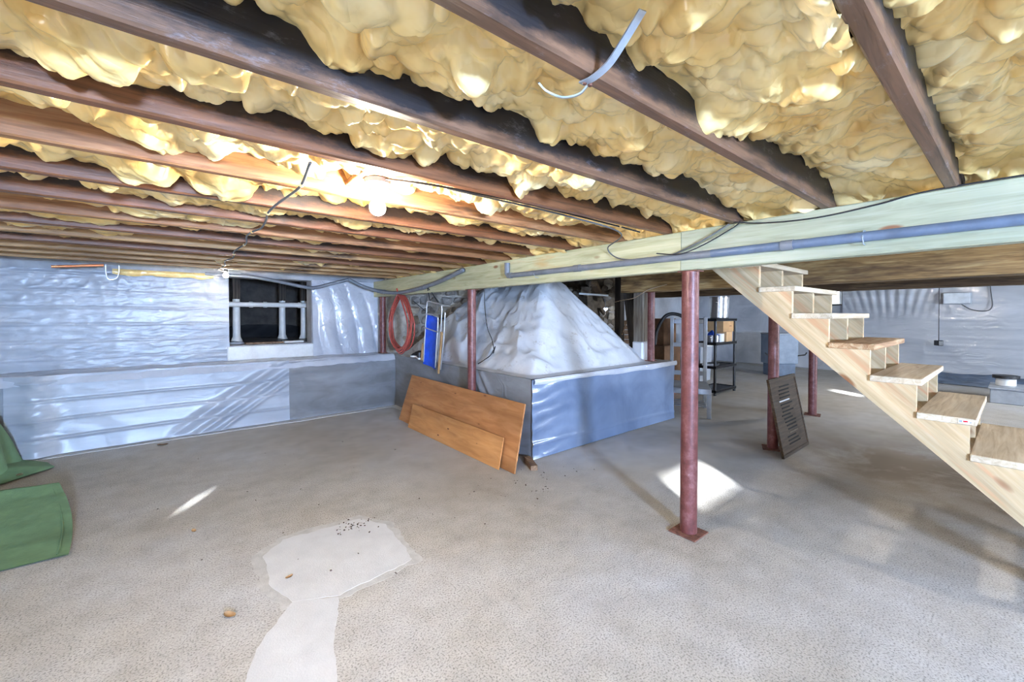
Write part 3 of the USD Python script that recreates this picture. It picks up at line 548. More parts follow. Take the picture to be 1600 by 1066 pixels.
# ------------------------------------------------------------------ crawlspace behind the opening
struct('wall_crawlspace', cat(box(-.9, 3.6, 9.3, 9.4, .6, ZC), box(-1, -.9, 7.4, 9.4, .6, ZC), box(3.6, 3.7, 7.4, 9.4, .6, ZC), box(-1, 3.7, 7.4, 9.4, .6, .98)), 'dark_earth')
solo('plastic_sheet', surf(lambda u, v: np.stack([-.8+u*4.3, 7.42+v*1.8+.1*fb(u*4, v, 0*u, 2, 2, 3), 1.0+.10*ridge(u*3, v*2, 0*u, 2, 3, 4)+.55*np.clip(v-.8, 0, 1)*4*.5], -1), 70, 40), 'poly_black', 'dark plastic sheet spread inside the crawlspace', 'plastic sheet', True)
for i, (x, y, lab) in enumerate(((.78, 7.75, 'white wrapped pier at the left of the crawlspace opening'), (1.49, 8.15, 'white wrapped pier in the middle of the crawlspace'), (1.79, 7.95, 'white wrapped pier at the right of the crawlspace opening'))):
    t = thing('pier', lab, 'post', (x, y, 1.0), 'crawlspace piers')
    part(t, 'shaft', lathe([(.0, 1.0), (.14, 1.02), (.085, 1.08), (.055, 1.16), (.050, 1.75), (.0, 1.75)], (x, y, 0), 12), 'pvc_white', smooth=50)
    part(t, 'timber', box(x-.05, x+.05, y-.05, y+.05, 1.745, ZC, .004), 'dark_board')
cpipe = thing('waste_pipe', 'whitish waste pipe running across inside the crawlspace', 'pipe', (1.2, 7.6, 1.6))
part(cpipe, 'pipe', cyl((.3, 7.58, 1.66), (2.3, 7.58, 1.66), .038, 16), 'pvc_white', smooth=40)
for x in (.93, 1.12, 1.62): part(cpipe, 'coupling', cyl((x, 7.58, 1.66), (x+.05, 7.58, 1.66), .047, 16), 'pvc_white', smooth=40)
solo('board_scrap', place(box(-.28, .28, -.05, .05, 0, .025, .003), (1.12, 7.30, 1.062), *rotz(.05)), 'scrap', 'brown board lying on the sill of the crawlspace opening', 'board')
solo('white_board', place(box(-.14, .14, -.06, .06, 0, .03, .004), (1.48, 7.28, 1.064), *rotz(.1)), 'pvc_white', 'short white board on the right of the crawlspace sill', 'board')

# ------------------------------------------------------------------ lamps
def bulb(name, lab, c, r, glow, mount):
    t = thing(name, lab, 'lamp', c)
    x, y, z = c
    prof = [(0, z-r)]+[(r*math.sin(a), z-r*math.cos(a)) for a in np.linspace(.2, 2.25, 12)]+[(r*.46, z+r*1.15), (r*.42, z+r*1.5), (0, z+r*1.5)]
    part(t, 'bulb', lathe(prof, (x, y, 0), 24), glow, smooth=True)
    if mount:
        part(t, 'socket', lathe([(0, z+r*1.45), (.026, z+r*1.45), (.030, z+.095), (.055, z+.105), (.058, z+.125), (0, z+.127)], (x, y, 0), 24), 'porcelain', smooth=40)
    else:
        part(t, 'socket', lathe([(0, z+r*1.4), (.018, z+r*1.4), (.020, z+r*2.6), (.008, z+r*2.9), (0, z+r*2.9)], (x, y, 0), 16), 'black_plastic', smooth=40)
    return t
bulb('light_bulb', 'large lit bare bulb in a white ceiling socket', (.727, 1.85, 1.985), .036, 'bulb_glow', True)
solo('mounting_block', box(.64, .82, 1.64, 2.045, 2.112, 2.135, .003), 'joist_orange', 'wood block between joists that holds the white bulb socket', 'board')
bulb('light_bulb', 'small lit bulb hanging on a cord before the left wall', (.538, 6.40, 2.0), .030, 'bulb_glow_small', False)
bulb('light_bulb', 'added bare bulb behind the viewer for fill light', (1.0, -1.9, 1.97), .036, 'bulb_glow_small', True)  # unseen lamp added to brighten the near ceiling and floor
bulb('light_bulb', 'added bare bulb over the foot of the stairs, out of view', (3.95, -1.5, 1.97), .036, 'bulb_glow', True)  # added outside the frame so the treads get light from above
bulb('light_bulb', 'added bare bulb in the back room, unseen behind the girder', (9.4, 1.2, 1.97), .036, 'bulb_glow', True)  # extra lamp added to light the far room
wr = [(.40, 1.66, 2.058)]
for y in np.arange(1.9, 6.3, .22): wr.append((.41+.018*math.sin(y*7)+.02*(y-1.7)*.5, y, 2.052-.012*math.sin(y*9)**2))
wr += [(.53, 6.32, 2.05), (.538, 6.40, 2.075)]
wc = thing('lamp_cord', 'cord stapled under the joists leading to the small bulb', 'cable', (.45, 4, 2.05))
part(wc, 'cord', tube(wr, .006, 7, smooth_path=4), 'cable_grey', smooth=True)
for i, p in enumerate(wr[1:-2:3]): part(wc, 'foam_blob', place(trimesh.creation.icosphere(1, 1), p, (.010, 0, 0), (0, .022, 0), (0, 0, .010)), 'foam')

# small cables by the girder
for lab, pts, r, m in (
    ('thin black wire drooping over the girder left of the seam', [(1.0, 1.70, 2.09), (1.8, 1.68, 2.075), (2.4, 1.75, 2.06), (2.64, 2.05, 2.02), (2.675, 1.95, 1.93), (2.675, 1.6, 1.905), (2.67, 1.35, 1.97), (2.675, 1.15, 2.062)], .005, 'cable_grey'),
    ('black cable crossing the girder face to the dark joist', [(2.63, 1.62, 1.93), (2.625, 1.45, 1.905), (2.65, 1.3, 1.95), (2.675, 1.12, 2.04), (2.66, 1.08, 2.066)], .004, 'cable_black'),
    ('black wire running along the top of the girder to the right', [(2.66, 1.12, 2.066), (2.675, .95, 2.035), (2.676, .7, 2.02), (2.676, .45, 2.04), (2.68, .25, 2.066), (2.676, -.3, 2.063), (2.676, -1.5, 2.06)], .004, 'cable_black'),
    ('wire running from the ceiling socket along a joist', [(.74, 1.80, 2.105), (.95, 1.665, 2.08), (1.5, 1.655, 2.085), (2.2, 1.66, 2.075), (2.5, 1.67, 2.07)], .005, 'cable_black'),
    ('thin dark wire hanging against the covered pile with a knotted loop', [(2.74, 3.85, 1.80), (2.76, 3.86, 1.55), (2.80, 3.87, 1.35), (2.84, 3.84, 1.22), (2.84, 3.80, 1.10), (2.86, 3.84, 1.06), (2.86, 3.80, 1.14), (2.84, 3.86, 1.04), (2.82, 3.97, .97), (2.80, 4.06, .92)], .005, 'cable_black'),
    ('tan cord sagging from the amber-brown girder to the dark timbers', [(5.04, 2.95, 1.90), (5.0, 3.2, 1.84), (5.05, 3.45, 1.74), (5.2, 3.75, 1.72), (5.4, 4.05, 1.70)], .006, 'cord_tan'),
    ('dark wires drooping across the fieldstone behind the folded chair', [(3.3, 6.8, 1.75), (3.6, 6.7, 1.5), (3.8, 6.6, 1.44), (4.2, 6.2, 1.60), (4.5, 6.0, 1.72)], .007, 'cable_black')):
    solo('wire', tube(pts, r, 7, smooth_path=7), m, lab, 'wire', True)

# bent metal strap under the second joist
ms = thing('metal_strap', 'bent galvanised strap nailed under the dark joist', 'strap', (.78, .665, 2.06))
def ribbon(pts, w, side, t=.002):
    P = spline(pts, 8); side = A(side, float); n = len(P); T = np.gradient(P, axis=0); T /= np.linalg.norm(T, axis=1, keepdims=True)
    N = np.cross(T, side); N /= np.linalg.norm(N, axis=1, keepdims=True); S = np.cross(N, T)
    v = np.vstack([P+S*w/2+N*t, P-S*w/2+N*t, P-S*w/2-N*t, P+S*w/2-N*t]); f = []
    for i in range(n-1):
        for k in range(4):
            j = (k+1) % 4; f += [(k*n+i, j*n+i, j*n+i+1), (k*n+i, j*n+i+1, k*n+i+1)]
    f += [(0, 2*n, n), (0, 3*n, 2*n), (n-1, 2*n-1, 3*n-1), (n-1, 3*n-1, 4*n-1)]
    return trimesh.Trimesh(v, A(f), process=False)
part(ms, 'band', ribbon([(.775, .682, 2.06), (.775, .645, 2.058), (.775, .60, 2.07), (.765, .55, 2.095), (.755, .50, 2.125)], .020, (1, 0, 0)), 'galv')
part(ms, 'curled_end', ribbon([(.79, .675, 2.058), (.785, .70, 2.045), (.765, .735, 2.045), (.735, .76, 2.06), (.71, .765, 2.075)], .016, (.7, .6, .3)), 'galv')
for p in ((.775, .672, 2.054), (.79, .668, 2.053)): part(ms, 'nail', cyl(p, (p[0], p[1], p[2]+.01), .005, 8), 'rust')

# ------------------------------------------------------------------ plywood leaning on the footing
def leaning(name, lab, bl, br, tr, tl, t, m, edge):
    P = [A(p, float) for p in (bl, br, tr, tl)]; n = unit(np.cross(P[1]-P[0], P[3]-P[0])); back = [p-n*t for p in P]
    return solo(name, hull(P+back), m, lab, 'plywood sheet')
leaning('plywood_sheet', 'large tan plywood sheet leaning on the plastic-covered footing', (2.50, 5.62, .004), (2.47, 2.99, .004), (2.672, 3.07, .625), (2.672, 5.55, .635), .016, 'plywood_tan', 0)
leaning('plywood_sheet', 'narrow orange plywood strip leaning on the large plywood sheet', (2.418, 5.15, .004), (2.42, 3.17, .004), (2.515, 3.21, .29), (2.515, 5.2, .295), .012, 'plywood_orange', 0)
solo('wood_scrap', place(box(-.14, .14, -.035, .035, 0, .05, .004), (2.74, 3.06, .002), *rotz(1.1)), 'scrap', 'rough wood scrap on the floor behind the plywood corner', 'wood scrap')

# ------------------------------------------------------------------ things hung from the girder
hs = thing('garden_hose', 'red rubber hose coiled and hung from the girder', 'hose', (2.66, 5.94, 1.83))
rr = random.Random(3); loops = []
for k in range(7):
    a = np.linspace(0, 2*np.pi, 40, endpoint=False)+math.pi/2; ry = .30+.07*rr.random()+.012*k; rz = .36+.085*rr.random(); dx = .012*(k-3); cz = 1.80-rz
    e = np.abs(np.sin(a/1.0-math.pi/2))
    yy = 5.95+.02*rr.uniform(-1, 1)+ry*np.cos(a)*(1-.28*np.clip(np.sin(a), 0, 1)**1.0); zz = cz+rz*np.sin(a)
    xx = 2.68+dx+.02*np.sin(a*2+k); part(hs, 'coil', tube(np.stack([xx, yy, zz], 1), .0125, 8, True), 'hose_red', smooth=True)
part(hs, 'tie', tube([(2.63, 5.96, 1.90), (2.64, 5.955, 1.84), (2.66, 5.95, 1.78), (2.72, 5.95, 1.775), (2.73, 5.96, 1.80)], .010, 8, smooth_path=5), 'red_plastic', smooth=True)
bc = thing('folding_chair', 'folded blue beach chair with aluminium frame hanging from a strap', 'beach chair', (2.78, 5.05, .8))
ax_d = unit((0, .12, -.86)); ax_w = unit(np.cross((1, 0, 0), ax_d)); ax_w = ax_w if ax_w[1] < 0 else -ax_w; o = A([2.79, 5.04, 1.665])
def cp3(w, s, d=0.0): return o+ax_w*w+ax_d*s+A([-d, 0, 0])
def tb(*p, r=.011): return tube([cp3(*q) for q in p], r, 10, smooth_path=5)
part(bc, 'back_frame', tb((-.20, .80, .02), (-.205, .4, .02), (-.21, .06, .03), (-.17, .0, .03), (0, .0, .03), (.17, .0, .03), (.21, .06, .03), (.205, .4, .02), (.20, .80, .02)), 'alu', smooth=True)
part(bc, 'seat_frame', tb((-.17, .86, .045), (-.17, .5, .05), (-.165, .22, .05), (-.12, .17, .05), (.12, .17, .05), (.165, .22, .05), (.17, .5, .05), (.17, .86, .045)), 'alu', smooth=True)
part(bc, 'cross_bar', tb((-.205, .37, .06), (0, .37, .062), (.205, .37, .06), r=.009), 'alu', smooth=True)
part(bc, 'leg_frame', tb((.235, .10, -.01), (.24, .5, -.01), (.23, .88, .0)), 'alu', smooth=True)
def sling():
    def fn(u, v):
        w = -.175+.35*u; s = .19+.70*v; d = .045-.03*np.sin(np.pi*u)+.008*ridge(w*6, s*6, 0*w, 2, 2, 3); return o+w[:, None]*ax_w+s[:, None]*ax_d+np.stack([-d, 0*d, 0*d], -1)
    a = surf(fn, 16, 30); b = trimesh.Trimesh(a.vertices+[.006, 0, 0], a.faces[:, ::-1], process=False); return cat(a, b)
part(bc, 'sling', sling(), 'blue_cloth', smooth=True)
def bar(w0, s0, w1, s1, d, wid=.038, t=.02):
    p, q = cp3(w0, s0, d), cp3(w1, s1, d); ex = unit(q-p); ez = A([-1.0, 0, 0]); ez = unit(ez-ex*(ez@ex)); ey = np.cross(ez, ex); L = np.linalg.norm(q-p)
    return place(box(0, L, -wid/2, wid/2, -t/2, t/2, .004), p, ex, ey, ez)
part(bc, 'armrest', bar(.25, .36, .235, .93, .03), 'arm_wood', 'wooden armrest'); part(bc, 'armrest', bar(-.215, .60, -.225, .85, .05), 'arm_wood', 'wooden armrest')
cs = thing('hanging_strap', 'black strap looped over the girder nail holding the folded chair', 'strap', (2.67, 5.08, 1.86))
part(cs, 'band', ribbon([tuple(cp3(-.12, .0, .03)), (2.72, 5.12, 1.77), (2.672, 5.07, 1.87)], .018, (0, 1, 0)), 'cable_black'); part(cs, 'band', ribbon([tuple(cp3(.12, .0, .03)), (2.72, 5.01, 1.78), (2.672, 5.07, 1.87)], .018, (0, 1, 0)), 'cable_black')
part(cs, 'nail', cyl((2.70, 5.07, 1.872), (2.655, 5.07, 1.88), .005, 8), 'rust')
# sandals on the ledge
for lab, (x, y, z), a in (('black and white trainer standing on the ledge beside the hose', (2.80, 5.55, HP+.03), 1.2), ('black and white trainer lying nearest the hose bottom', (2.86, 5.72, HP+.035), 2.0)):
    t = thing('trainer', lab, 'shoe', (x, y, z), 'trainers'); e = rotz(a)
    sole = [(-.13, -.035), (-.10, -.045), (0, -.038), (.08, -.048), (.13, -.03), (.14, 0), (.13, .03), (.08, .045), (0, .036), (-.10, .042), (-.13, .03)]
    part(t, 'sole', place(prism(sole, .025), (x, y, z), *e), 'white_plastic')
    up = [(px*.95, py*.9, .025) for px, py in sole]+[(-.12, s*.03, .10) for s in (-1, 1)]+[(-.02, s*.028, .10) for s in (-1, 1)]+[(.09, s*.025, .055) for s in (-1, 1)]
    part(t, 'upper', place(hull(up), (x, y, z), *e), 'cable_black')

# ------------------------------------------------------------------ slotted panel under the stairs
gr = thing('slotted_panel', 'dark wooden panel with slots leaning on the red post under the stairs', 'panel', (5.28, 1.55, 0))
o_, ex, ey = A([4.885, 1.535, .004]), unit((1, 0, 0)), unit((.0, .155, .80)); ez = np.cross(ex, ey); Wd, Hd = .80, .82
part(gr, 'board', place(box(.02, Wd-.02, .02, Hd-.02, -.012, .004), o_, ex, ey, ez), 'grate_wood')
for a in ((0, Wd, 0, .035), (0, Wd, Hd-.035, Hd)): part(gr, 'rail', place(box(*a, -.016, .010, .003), o_, ex, ey, ez), 'grate_wood')
for a in ((0, .035, .035, Hd-.035), (Wd-.035, Wd, .035, Hd-.035)): part(gr, 'stile', place(box(*a, -.016, .010, .003), o_, ex, ey, ez), 'grate_wood')
rs = random.Random(8)
for k in range(17):
    v0 = .10+k*.038; a = .24+rs.uniform(-.04, .05)+(.02 if k < 8 else -.02); b = a+rs.uniform(.22, .34)
    part(gr, 'slot', place(box(a, b, v0, v0+.015, .001, .008, .001), o_, ex, ey, ez), 'alu' if k == 12 else 'stone_dark' if k == 3 else 'slot_shade')  # raised bars; the near-black colour paints the shade inside the slots

# ------------------------------------------------------------------ black shelving unit and what stands on it
X0, X1, Y0, Y1 = 7.74, 8.62, 3.54, 3.98; SZ = [.10, .545, .985, 1.43]
su = thing('shelving_unit', 'black plastic four-tier shelving unit', 'shelving unit', ((X0+X1)/2, (Y0+Y1)/2, 0))
for i, zz in enumerate(SZ):
    part(su, 'shelf', cat(box(X0, X1, Y0, Y1, zz-.03, zz-.012, .003), box(X0, X1, Y0, Y0+.03, zz-.05, zz, .004), box(X0, X1, Y1-.03, Y1, zz-.05, zz, .004), box(X0, X0+.03, Y0, Y1, zz-.05, zz, .004), box(X1-.03, X1, Y0, Y1, zz-.05, zz, .004)), 'black_plastic')
for x in (X0+.03, X1-.03):
    for y in (Y0+.03, Y1-.03): part(su, 'post', tube([(x, y, 0), (x, y, 1.42)], .024, 12), 'black_plastic', smooth=40)
def pot(lab, x, y, z, r, h, m='steel', lid=False, name='cooking_pot', c='pot'):
    t = thing(name, lab, c, (x, y, z))
    part(t, 'body', lathe([(0, z+.001), (r*.94, z+.001), (r, z+.02), (r, z+h-.012), (r*1.04, z+h-.006), (r*1.04, z+h), (r*.98, z+h), (r*.97, z+.03), (0, z+.03)], (x, y, 0), 32), m, smooth=40)
    for s in (-1, 1): part(t, 'handle', tube([(x+s*r, y-.04, z+h*.75), (x+s*(r+.035), y-.03, z+h*.75), (x+s*(r+.035), y+.03, z+h*.75), (x+s*r, y+.04, z+h*.75)], .006, 8), m, smooth=40)
    return t
pot('tall steel stockpot on top of the black shelves', 8.30, 3.74, 1.43, .17, .42)
pot('low steel saucepan with a blue cloth in it on the second shelf', 7.93, 3.70, .973, .13, .14)
solo('blue_rag', surf(lambda u, v: np.stack([7.93+(u-.5)*.2, 3.70+(v-.5)*.2, 1.09+.10*np.exp(-((u-.5)**2+(v-.5)**2)*9)+.03*ridge(u, v, 0*u, 5, 2, 3)], -1), 16, 16), 'blue_plastic', 'blue rag heaped in the saucepan', 'rag', True)
solo('white_can', lathe([(0, .973), (.07, .973), (.073, .98), (.073, 1.14), (.06, 1.146), (0, 1.146)], (8.16, 3.66, 0), 24), 'white_plastic', 'white can beside the saucepan on the shelf', 'can', 40)
def carton(name, lab, x0, x1, y0, y1, z0, z1, m, flaps=False, cat_='box'):
    t = thing(name, lab, cat_, ((x0+x1)/2, (y0+y1)/2, z0))
    part(t, 'body', box(x0, x1, y0, y1, z0, z1, .004), m)
    ym = (y0+y1)/2; part(t, 'tape', box(x0-.001, x1+.001, ym-.025, ym+.025, z1-.002, z1+.002), 'cardboard_light')
    if flaps: part(t, 'printed_mark', box(x0+.55*(x1-x0), x0+.75*(x1-x0), y0-.001, y0, z0+.5*(z1-z0), z0+.58*(z1-z0)), 'brown_box')
    return t
carton('cardboard_box', 'smaller tan cardboard box at the bottom on the second shelf', 8.30, 8.56, 3.60, 3.85, .974, 1.17, 'cardboard_light')
carton('cardboard_box', 'wide cardboard box stacked on the smaller one on the shelf', 8.12, 8.59, 3.58, 3.90, 1.172, 1.38, 'cardboard', True)
solo('baking_tray', place(cat(box(-.2, .2, -.13, .13, 0, .006, .001), box(-.2, .2, -.13, -.12, 0, .03), box(-.2, .2, .12, .13, 0, .03)), (8.0, 3.76, .534), *rotz(.3)), 'steel', 'shallow metal tray on the third shelf', 'tray')
bn = thing('storage_bin', 'translucent grey storage bin behind the black shelves', 'bin', (9.3, 4.75, 0))
part(bn, 'body', hull([(9.1+a, 4.5+b, 0) for a in (.03, .52) for b in (.03, .47)]+[(9.1+a, 4.5+b, .78) for a in (0, .55) for b in (0, .5)]), 'grey_paint'); part(bn, 'lid', box(9.08, 9.67, 4.48, 5.02, .78, .82, .01), 'white_plastic')

# ------------------------------------------------------------------ grey tall-backed chair with vacuum hose
ch = thing('grey_chair', 'grey tall-backed garden chair behind the covered pile', 'chair', (6.25, 3.2, 0))
cd, cw = unit((.86, .50, 0)), unit((-.50, .86, 0)); q0 = A([5.97, 2.79, 0])
def cb(w0, w1, d0, d1, z0, z1, tilt=0.0, b=.006):
    return place(box(w0, w1, d0, d1, z0, z1, b), q0, cw, cd, (0, 0, 1)) if not tilt else place(box(w0, w1, d0, d1, z0, z1, b), q0, cw, unit(cd+A([0, 0, tilt])), (0, 0, 1))
for k in range(6): part(ch, 'seat_slat', cb(.0, .55, .02+k*.125, .02+k*.125+.115, .41, .43), 'grey_paint')
part(ch, 'apron', cb(0, .55, -.005, .02, .35, .43), 'grey_paint')
for w in (.0, .50): part(ch, 'side_rail', cb(w, w+.05, .02, .78, .36, .41), 'grey_paint')
for w in (.0, .50): part(ch, 'front_leg', cb(w, w+.055, 0, .055, 0, .36), 'grey_paint')
for w in (-.0, .50): part(ch, 'back_post', cb(w, w+.055, .74, .80, 0, 1.47), 'grey_paint')
for zz in (.52, .98, 1.36): part(ch, 'back_rail', cb(.055, .50, .755, .785, zz, zz+.07), 'grey_paint')
for k in range(4): part(ch, 'shelf_slat', cb(.05, .50, .12+k*.14, .20+k*.14, .14, .155), 'alu')
hp = q0+cw*.53+cd*.77
vh = solo('vacuum_hose', tube([hp+A([-.15, .22, -.45+1.45]), hp+A([-.14, .18, 1.25]), hp+A([-.06, .09, 1.47]), hp+A([0.02, -.03, 1.515]), hp+A([.10, -.16, 1.44]), hp+A([.12, -.20, 1.2]), hp+A([.10, -.22, .85]), hp+A([.05, -.2, .7])], .028, 12, smooth_path=8), 'black_plastic', 'black vacuum hose looped over the back of the grey chair', 'hose', True)
carton('cardboard_box', 'brown cardboard box seen through the back of the grey chair', 8.0, 8.5, 4.75, 5.25, .86, 1.42, 'brown_box')
carton('wooden_chest', 'brown chest under the cardboard box behind the grey chair', 7.95, 8.6, 4.7, 5.3, 0, .855, 'brown_box', cat_='chest')
solo('fuel_can', cat(box(7.25, 7.45, 4.15, 4.3, .001, .24, .02), cyl((7.3, 4.22, .23), (7.3, 4.22, .28), .02, 10)), 'red_plastic', 'small red can on the floor behind the grey chair', 'can')

# ------------------------------------------------------------------ timbers and boards behind the pile
tp = thing('timber_post', 'grey weathered timber post with a white wrapped foot on the pile', 'post', (5.28, 3.47, HP+.05))
part(tp, 'shaft', beam((5.28, 3.50, HP+.02), (5.28, 3.50, 1.82), .15, .15, up=(0, 1, 0), seed=9, rough=.002), 'old_post', smooth=40); part(tp, 'wrapping', box(5.19, 5.37, 3.41, 3.59, HP+.02, 1.12, .02), 'poly_mound')
solo('dark_board', place(prism([(.0, 0), (.03, 0), (.11, 1.0), (-.12, 1.0)], .03), (5.45, 3.78, HP+.02), unit((.55, -.83, 0)), (0, 0, 1), unit((-.83, -.55, 0))), 'dark_board', 'black tapering board hanging beside the grey timber post', 'board')
solo('timber_post', beam((6.0, 4.40, .5), (6.0, 4.40, ZC), .12, .12, up=(0, 1, 0), seed=10), 'dark_board', 'dark brown timber post left of the tapering board', 'post', 40)
solo('crate', place(cat(*[box(0, .42, k*.1, k*.1+.085, 0, .02) for k in range(14)]+[box(0, .03, 0, 1.385, .02, .04), box(.39, .42, 0, 1.385, .02, .04)]), (7.2, 5.3, .01), unit((.75, -.66, 0)), unit((-.05, -.1, 1)), unit((-.66, -.75, 0))), 'scrap', 'slatted brown crate lid standing behind the dark timbers', 'crate')
pr = thing('stone_pier', 'dark rubble stone pier under the floor behind the pile', 'stone pier', (6.6, 5.6, 0))
rng = random.Random(15); part(pr, 'core', box(6.15, 7.0, 5.25, 6.15, 0, 2.25), 'stone_dark')
for i in range(60):
    c = A([rng.uniform(6.1, 7.0), rng.choice([5.22, 5.22, 5.25]), rng.uniform(1.0, 2.2)]) if i % 2 else A([6.12, rng.uniform(5.2, 6.2), rng.uniform(1.0, 2.2)])
    pts = [c+unit([rng.gauss(0, 1), rng.gauss(0, 1), rng.gauss(0, 1)])*A([.13, .09, .09])*rng.uniform(.7, 1.15) for _ in range(14)]
    part(pr, 'stone', hull(pts), rng.choice(['stone_dark', 'stone_dark', 'stone_tan', 'stone']))
solo('loose_timber', beam((5.2, 4.3, 2.0), (6.2, 5.0, 1.9), .09, .09, seed=12), 'girder_dark', 'old dark timber wedged above the covered pile', 'timber', 40)
solo('leaning_stick', cyl((5.55, 4.02, 1.18), (5.75, 3.92, 1.80), .012, 8), 'scrap', 'thin stick leaning behind the crest of the covered pile', 'stick', 40)
solo('fluorescent_tube', cyl((5.35, 4.75, 1.86), (5.75, 4.45, 1.83), .018, 10), 'pvc_white', 'white tube lying under the dark timbers above the pile', 'tube', 40)
hx = [(16*math.sin(t)**3/17*.035, (13*math.cos(t)-5*math.cos(2*t)-2*math.cos(3*t)-math.cos(4*t))/17*.035) for t in np.linspace(0, 2*math.pi, 28, endpoint=False)]
ho = thing('heart_ornament', 'small cream heart-shaped ornament hanging above the pile', 'ornament', (4.75, 3.72, 1.58))
part(ho, 'heart', place(prism(hx, .012), (4.75, 3.72, 1.58), unit((.77, -.64, 0)), (0, 0, 1), unit((-.64, -.77, 0))), 'porcelain'); part(ho, 'hanger', tube([(4.75, 3.72, 1.6), (4.76, 3.73, 1.66), (4.75, 3.74, 1.72)], .004, 6), 'cable_grey')

# ------------------------------------------------------------------ far room
hb = thing('wheeled_bin', 'tall blue-grey plastic bin behind the red post by the far wall', 'bin', (11.7, 3.8, 0))
ex, ey, ez = rotz(-.7)
def hbx(a, b, c, d, e, f, bb=.01): return place(box(a, b, c, d, e, f, bb), (11.7, 3.8, 0), ex, ey, ez)
part(hb, 'base', hbx(-.28, .28, -.2, .2, .0, .30), 'pipe_blue'); part(hb, 'body', hbx(-.33, .33, -.22, .22, .30, 1.02), 'blue_grey'); part(hb, 'lid', hbx(-.34, .34, -.23, .23, 1.02, 1.05), 'grey_paint')
for s in (-1, 1): part(hb, 'handle', tube([A((11.7, 3.8, .5))+ex*s*.3-ey*.2, A((11.7, 3.8, .53))+ex*s*.45-ey*.28, A((11.7, 3.8, .58))+ex*s*.5-ey*.26], .015, 8), 'cable_black', smooth=40)
wn = thing('window_1', None, None, (XF, 3.28, 1.95), kind='structure')
part(wn, 'pane', box(XF-.035, XF-.03, 3.06, 3.50, 1.80, 2.16), 'window_day'); part(wn, 'sill', box(XF-.10, XF, 3.02, 3.54, 1.755, 1.785, .004), 'dark_board')
for a in ((3.02, 3.06), (3.50, 3.54)): part(wn, 'frame', box(XF-.06, XF, a[0], a[1], 1.785, 2.2), 'white_wall')
eb = thing('electrical_box', 'grey electrical box on the far wall behind the stairs', 'electrical box', (XF, .92, 1.85))
part(eb, 'body', box(XF-.16, XF-.03, .70, 1.14, 1.74, 2.0, .012), 'grey_plastic'); part(eb, 'cover', box(XF-.175, XF-.158, .715, 1.125, 1.76, 1.99, .003), 'box_grey')
solo('wire', tube([(XF-.09, .85, 1.74), (XF-.09, .7, 1.62), (XF-.07, .5, 1.58), (XF-.07, .4, 1.68), (XF-.07, .42, 2.0), (XF-.07, .44, 2.27)], .010, 7, smooth_path=6), 'cable_grey', 'grey cable looping under the electrical box', 'wire', True)
po = thing('hanging_outlet', 'black outlet box hanging on a long cord by the far wall', 'outlet', (13.3, 1.16, .85))
part(po, 'cord', cyl((13.3, 1.16, .93), (13.3, 1.17, 2.27), .007, 8), 'cable_black'); part(po, 'box', place(box(-.075, .075, -.05, .05, -.06, .06, .012), (13.3, 1.16, .87), *rotz(.6)), 'black_plastic')
tt = thing('grey_tote', 'low grey tote on the floor beyond the lower stair treads', 'tote', (11.2, .05, 0))
part(tt, 'body', box(10.8, 11.6, -.35, .32, .001, .24, .01), 'grey_plastic'); part(tt, 'lid', box(10.78, 11.62, -.37, .34, .24, .27, .006), 'grey_paint')
jj = thing('paint_tub', 'white tub with a black lid on the low grey tote', 'tub', (11.2, .15, .27))
part(jj, 'body', lathe([(0, .271), (.11, .271), (.12, .28), (.12, .40), (0, .40)], (11.2, .15, 0), 20), 'white_plastic', smooth=40); part(jj, 'lid', lathe([(0, .40), (.16, .40), (.16, .45), (0, .455)], (11.2, .15, 0), 20), 'black_plastic', smooth=40)

# ------------------------------------------------------------------ hooks and copper on the upper left
cpu = solo('copper_pipe', cyl((-1.0, 6.62, 2.02), (-.60, 6.68, 2.072), .014, 12), 'copper', 'short copper pipe under the joists at the top of the left wall', 'pipe', 40)
solo('pipe_hanger', ribbon([(-.58, 6.665, 2.08), (-.58, 6.665, 1.97), (-.55, 6.665, 1.905), (-.49, 6.665, 1.93), (-.47, 6.665, 2.0), (-.47, 6.665, 2.075)], .03, (0, 1, 0), .003), 'galv', 'grey metal hook hanging beside the copper pipe', 'hook')
solo('foam_strip', surf(lambda u, v: np.stack([-.55+u*1.0, 6.98-.03*np.sin(np.pi*v)-.02*fb(u*9, v*2, 0*u, 2, 2, 5), 2.06-v*(.05+.05*fb(u*7, 0*u, 0*u, 1, 3, 6))], -1), 60, 8), 'foam', 'cream foam strip along the wall top beside the metal hook', 'foam insulation', True)

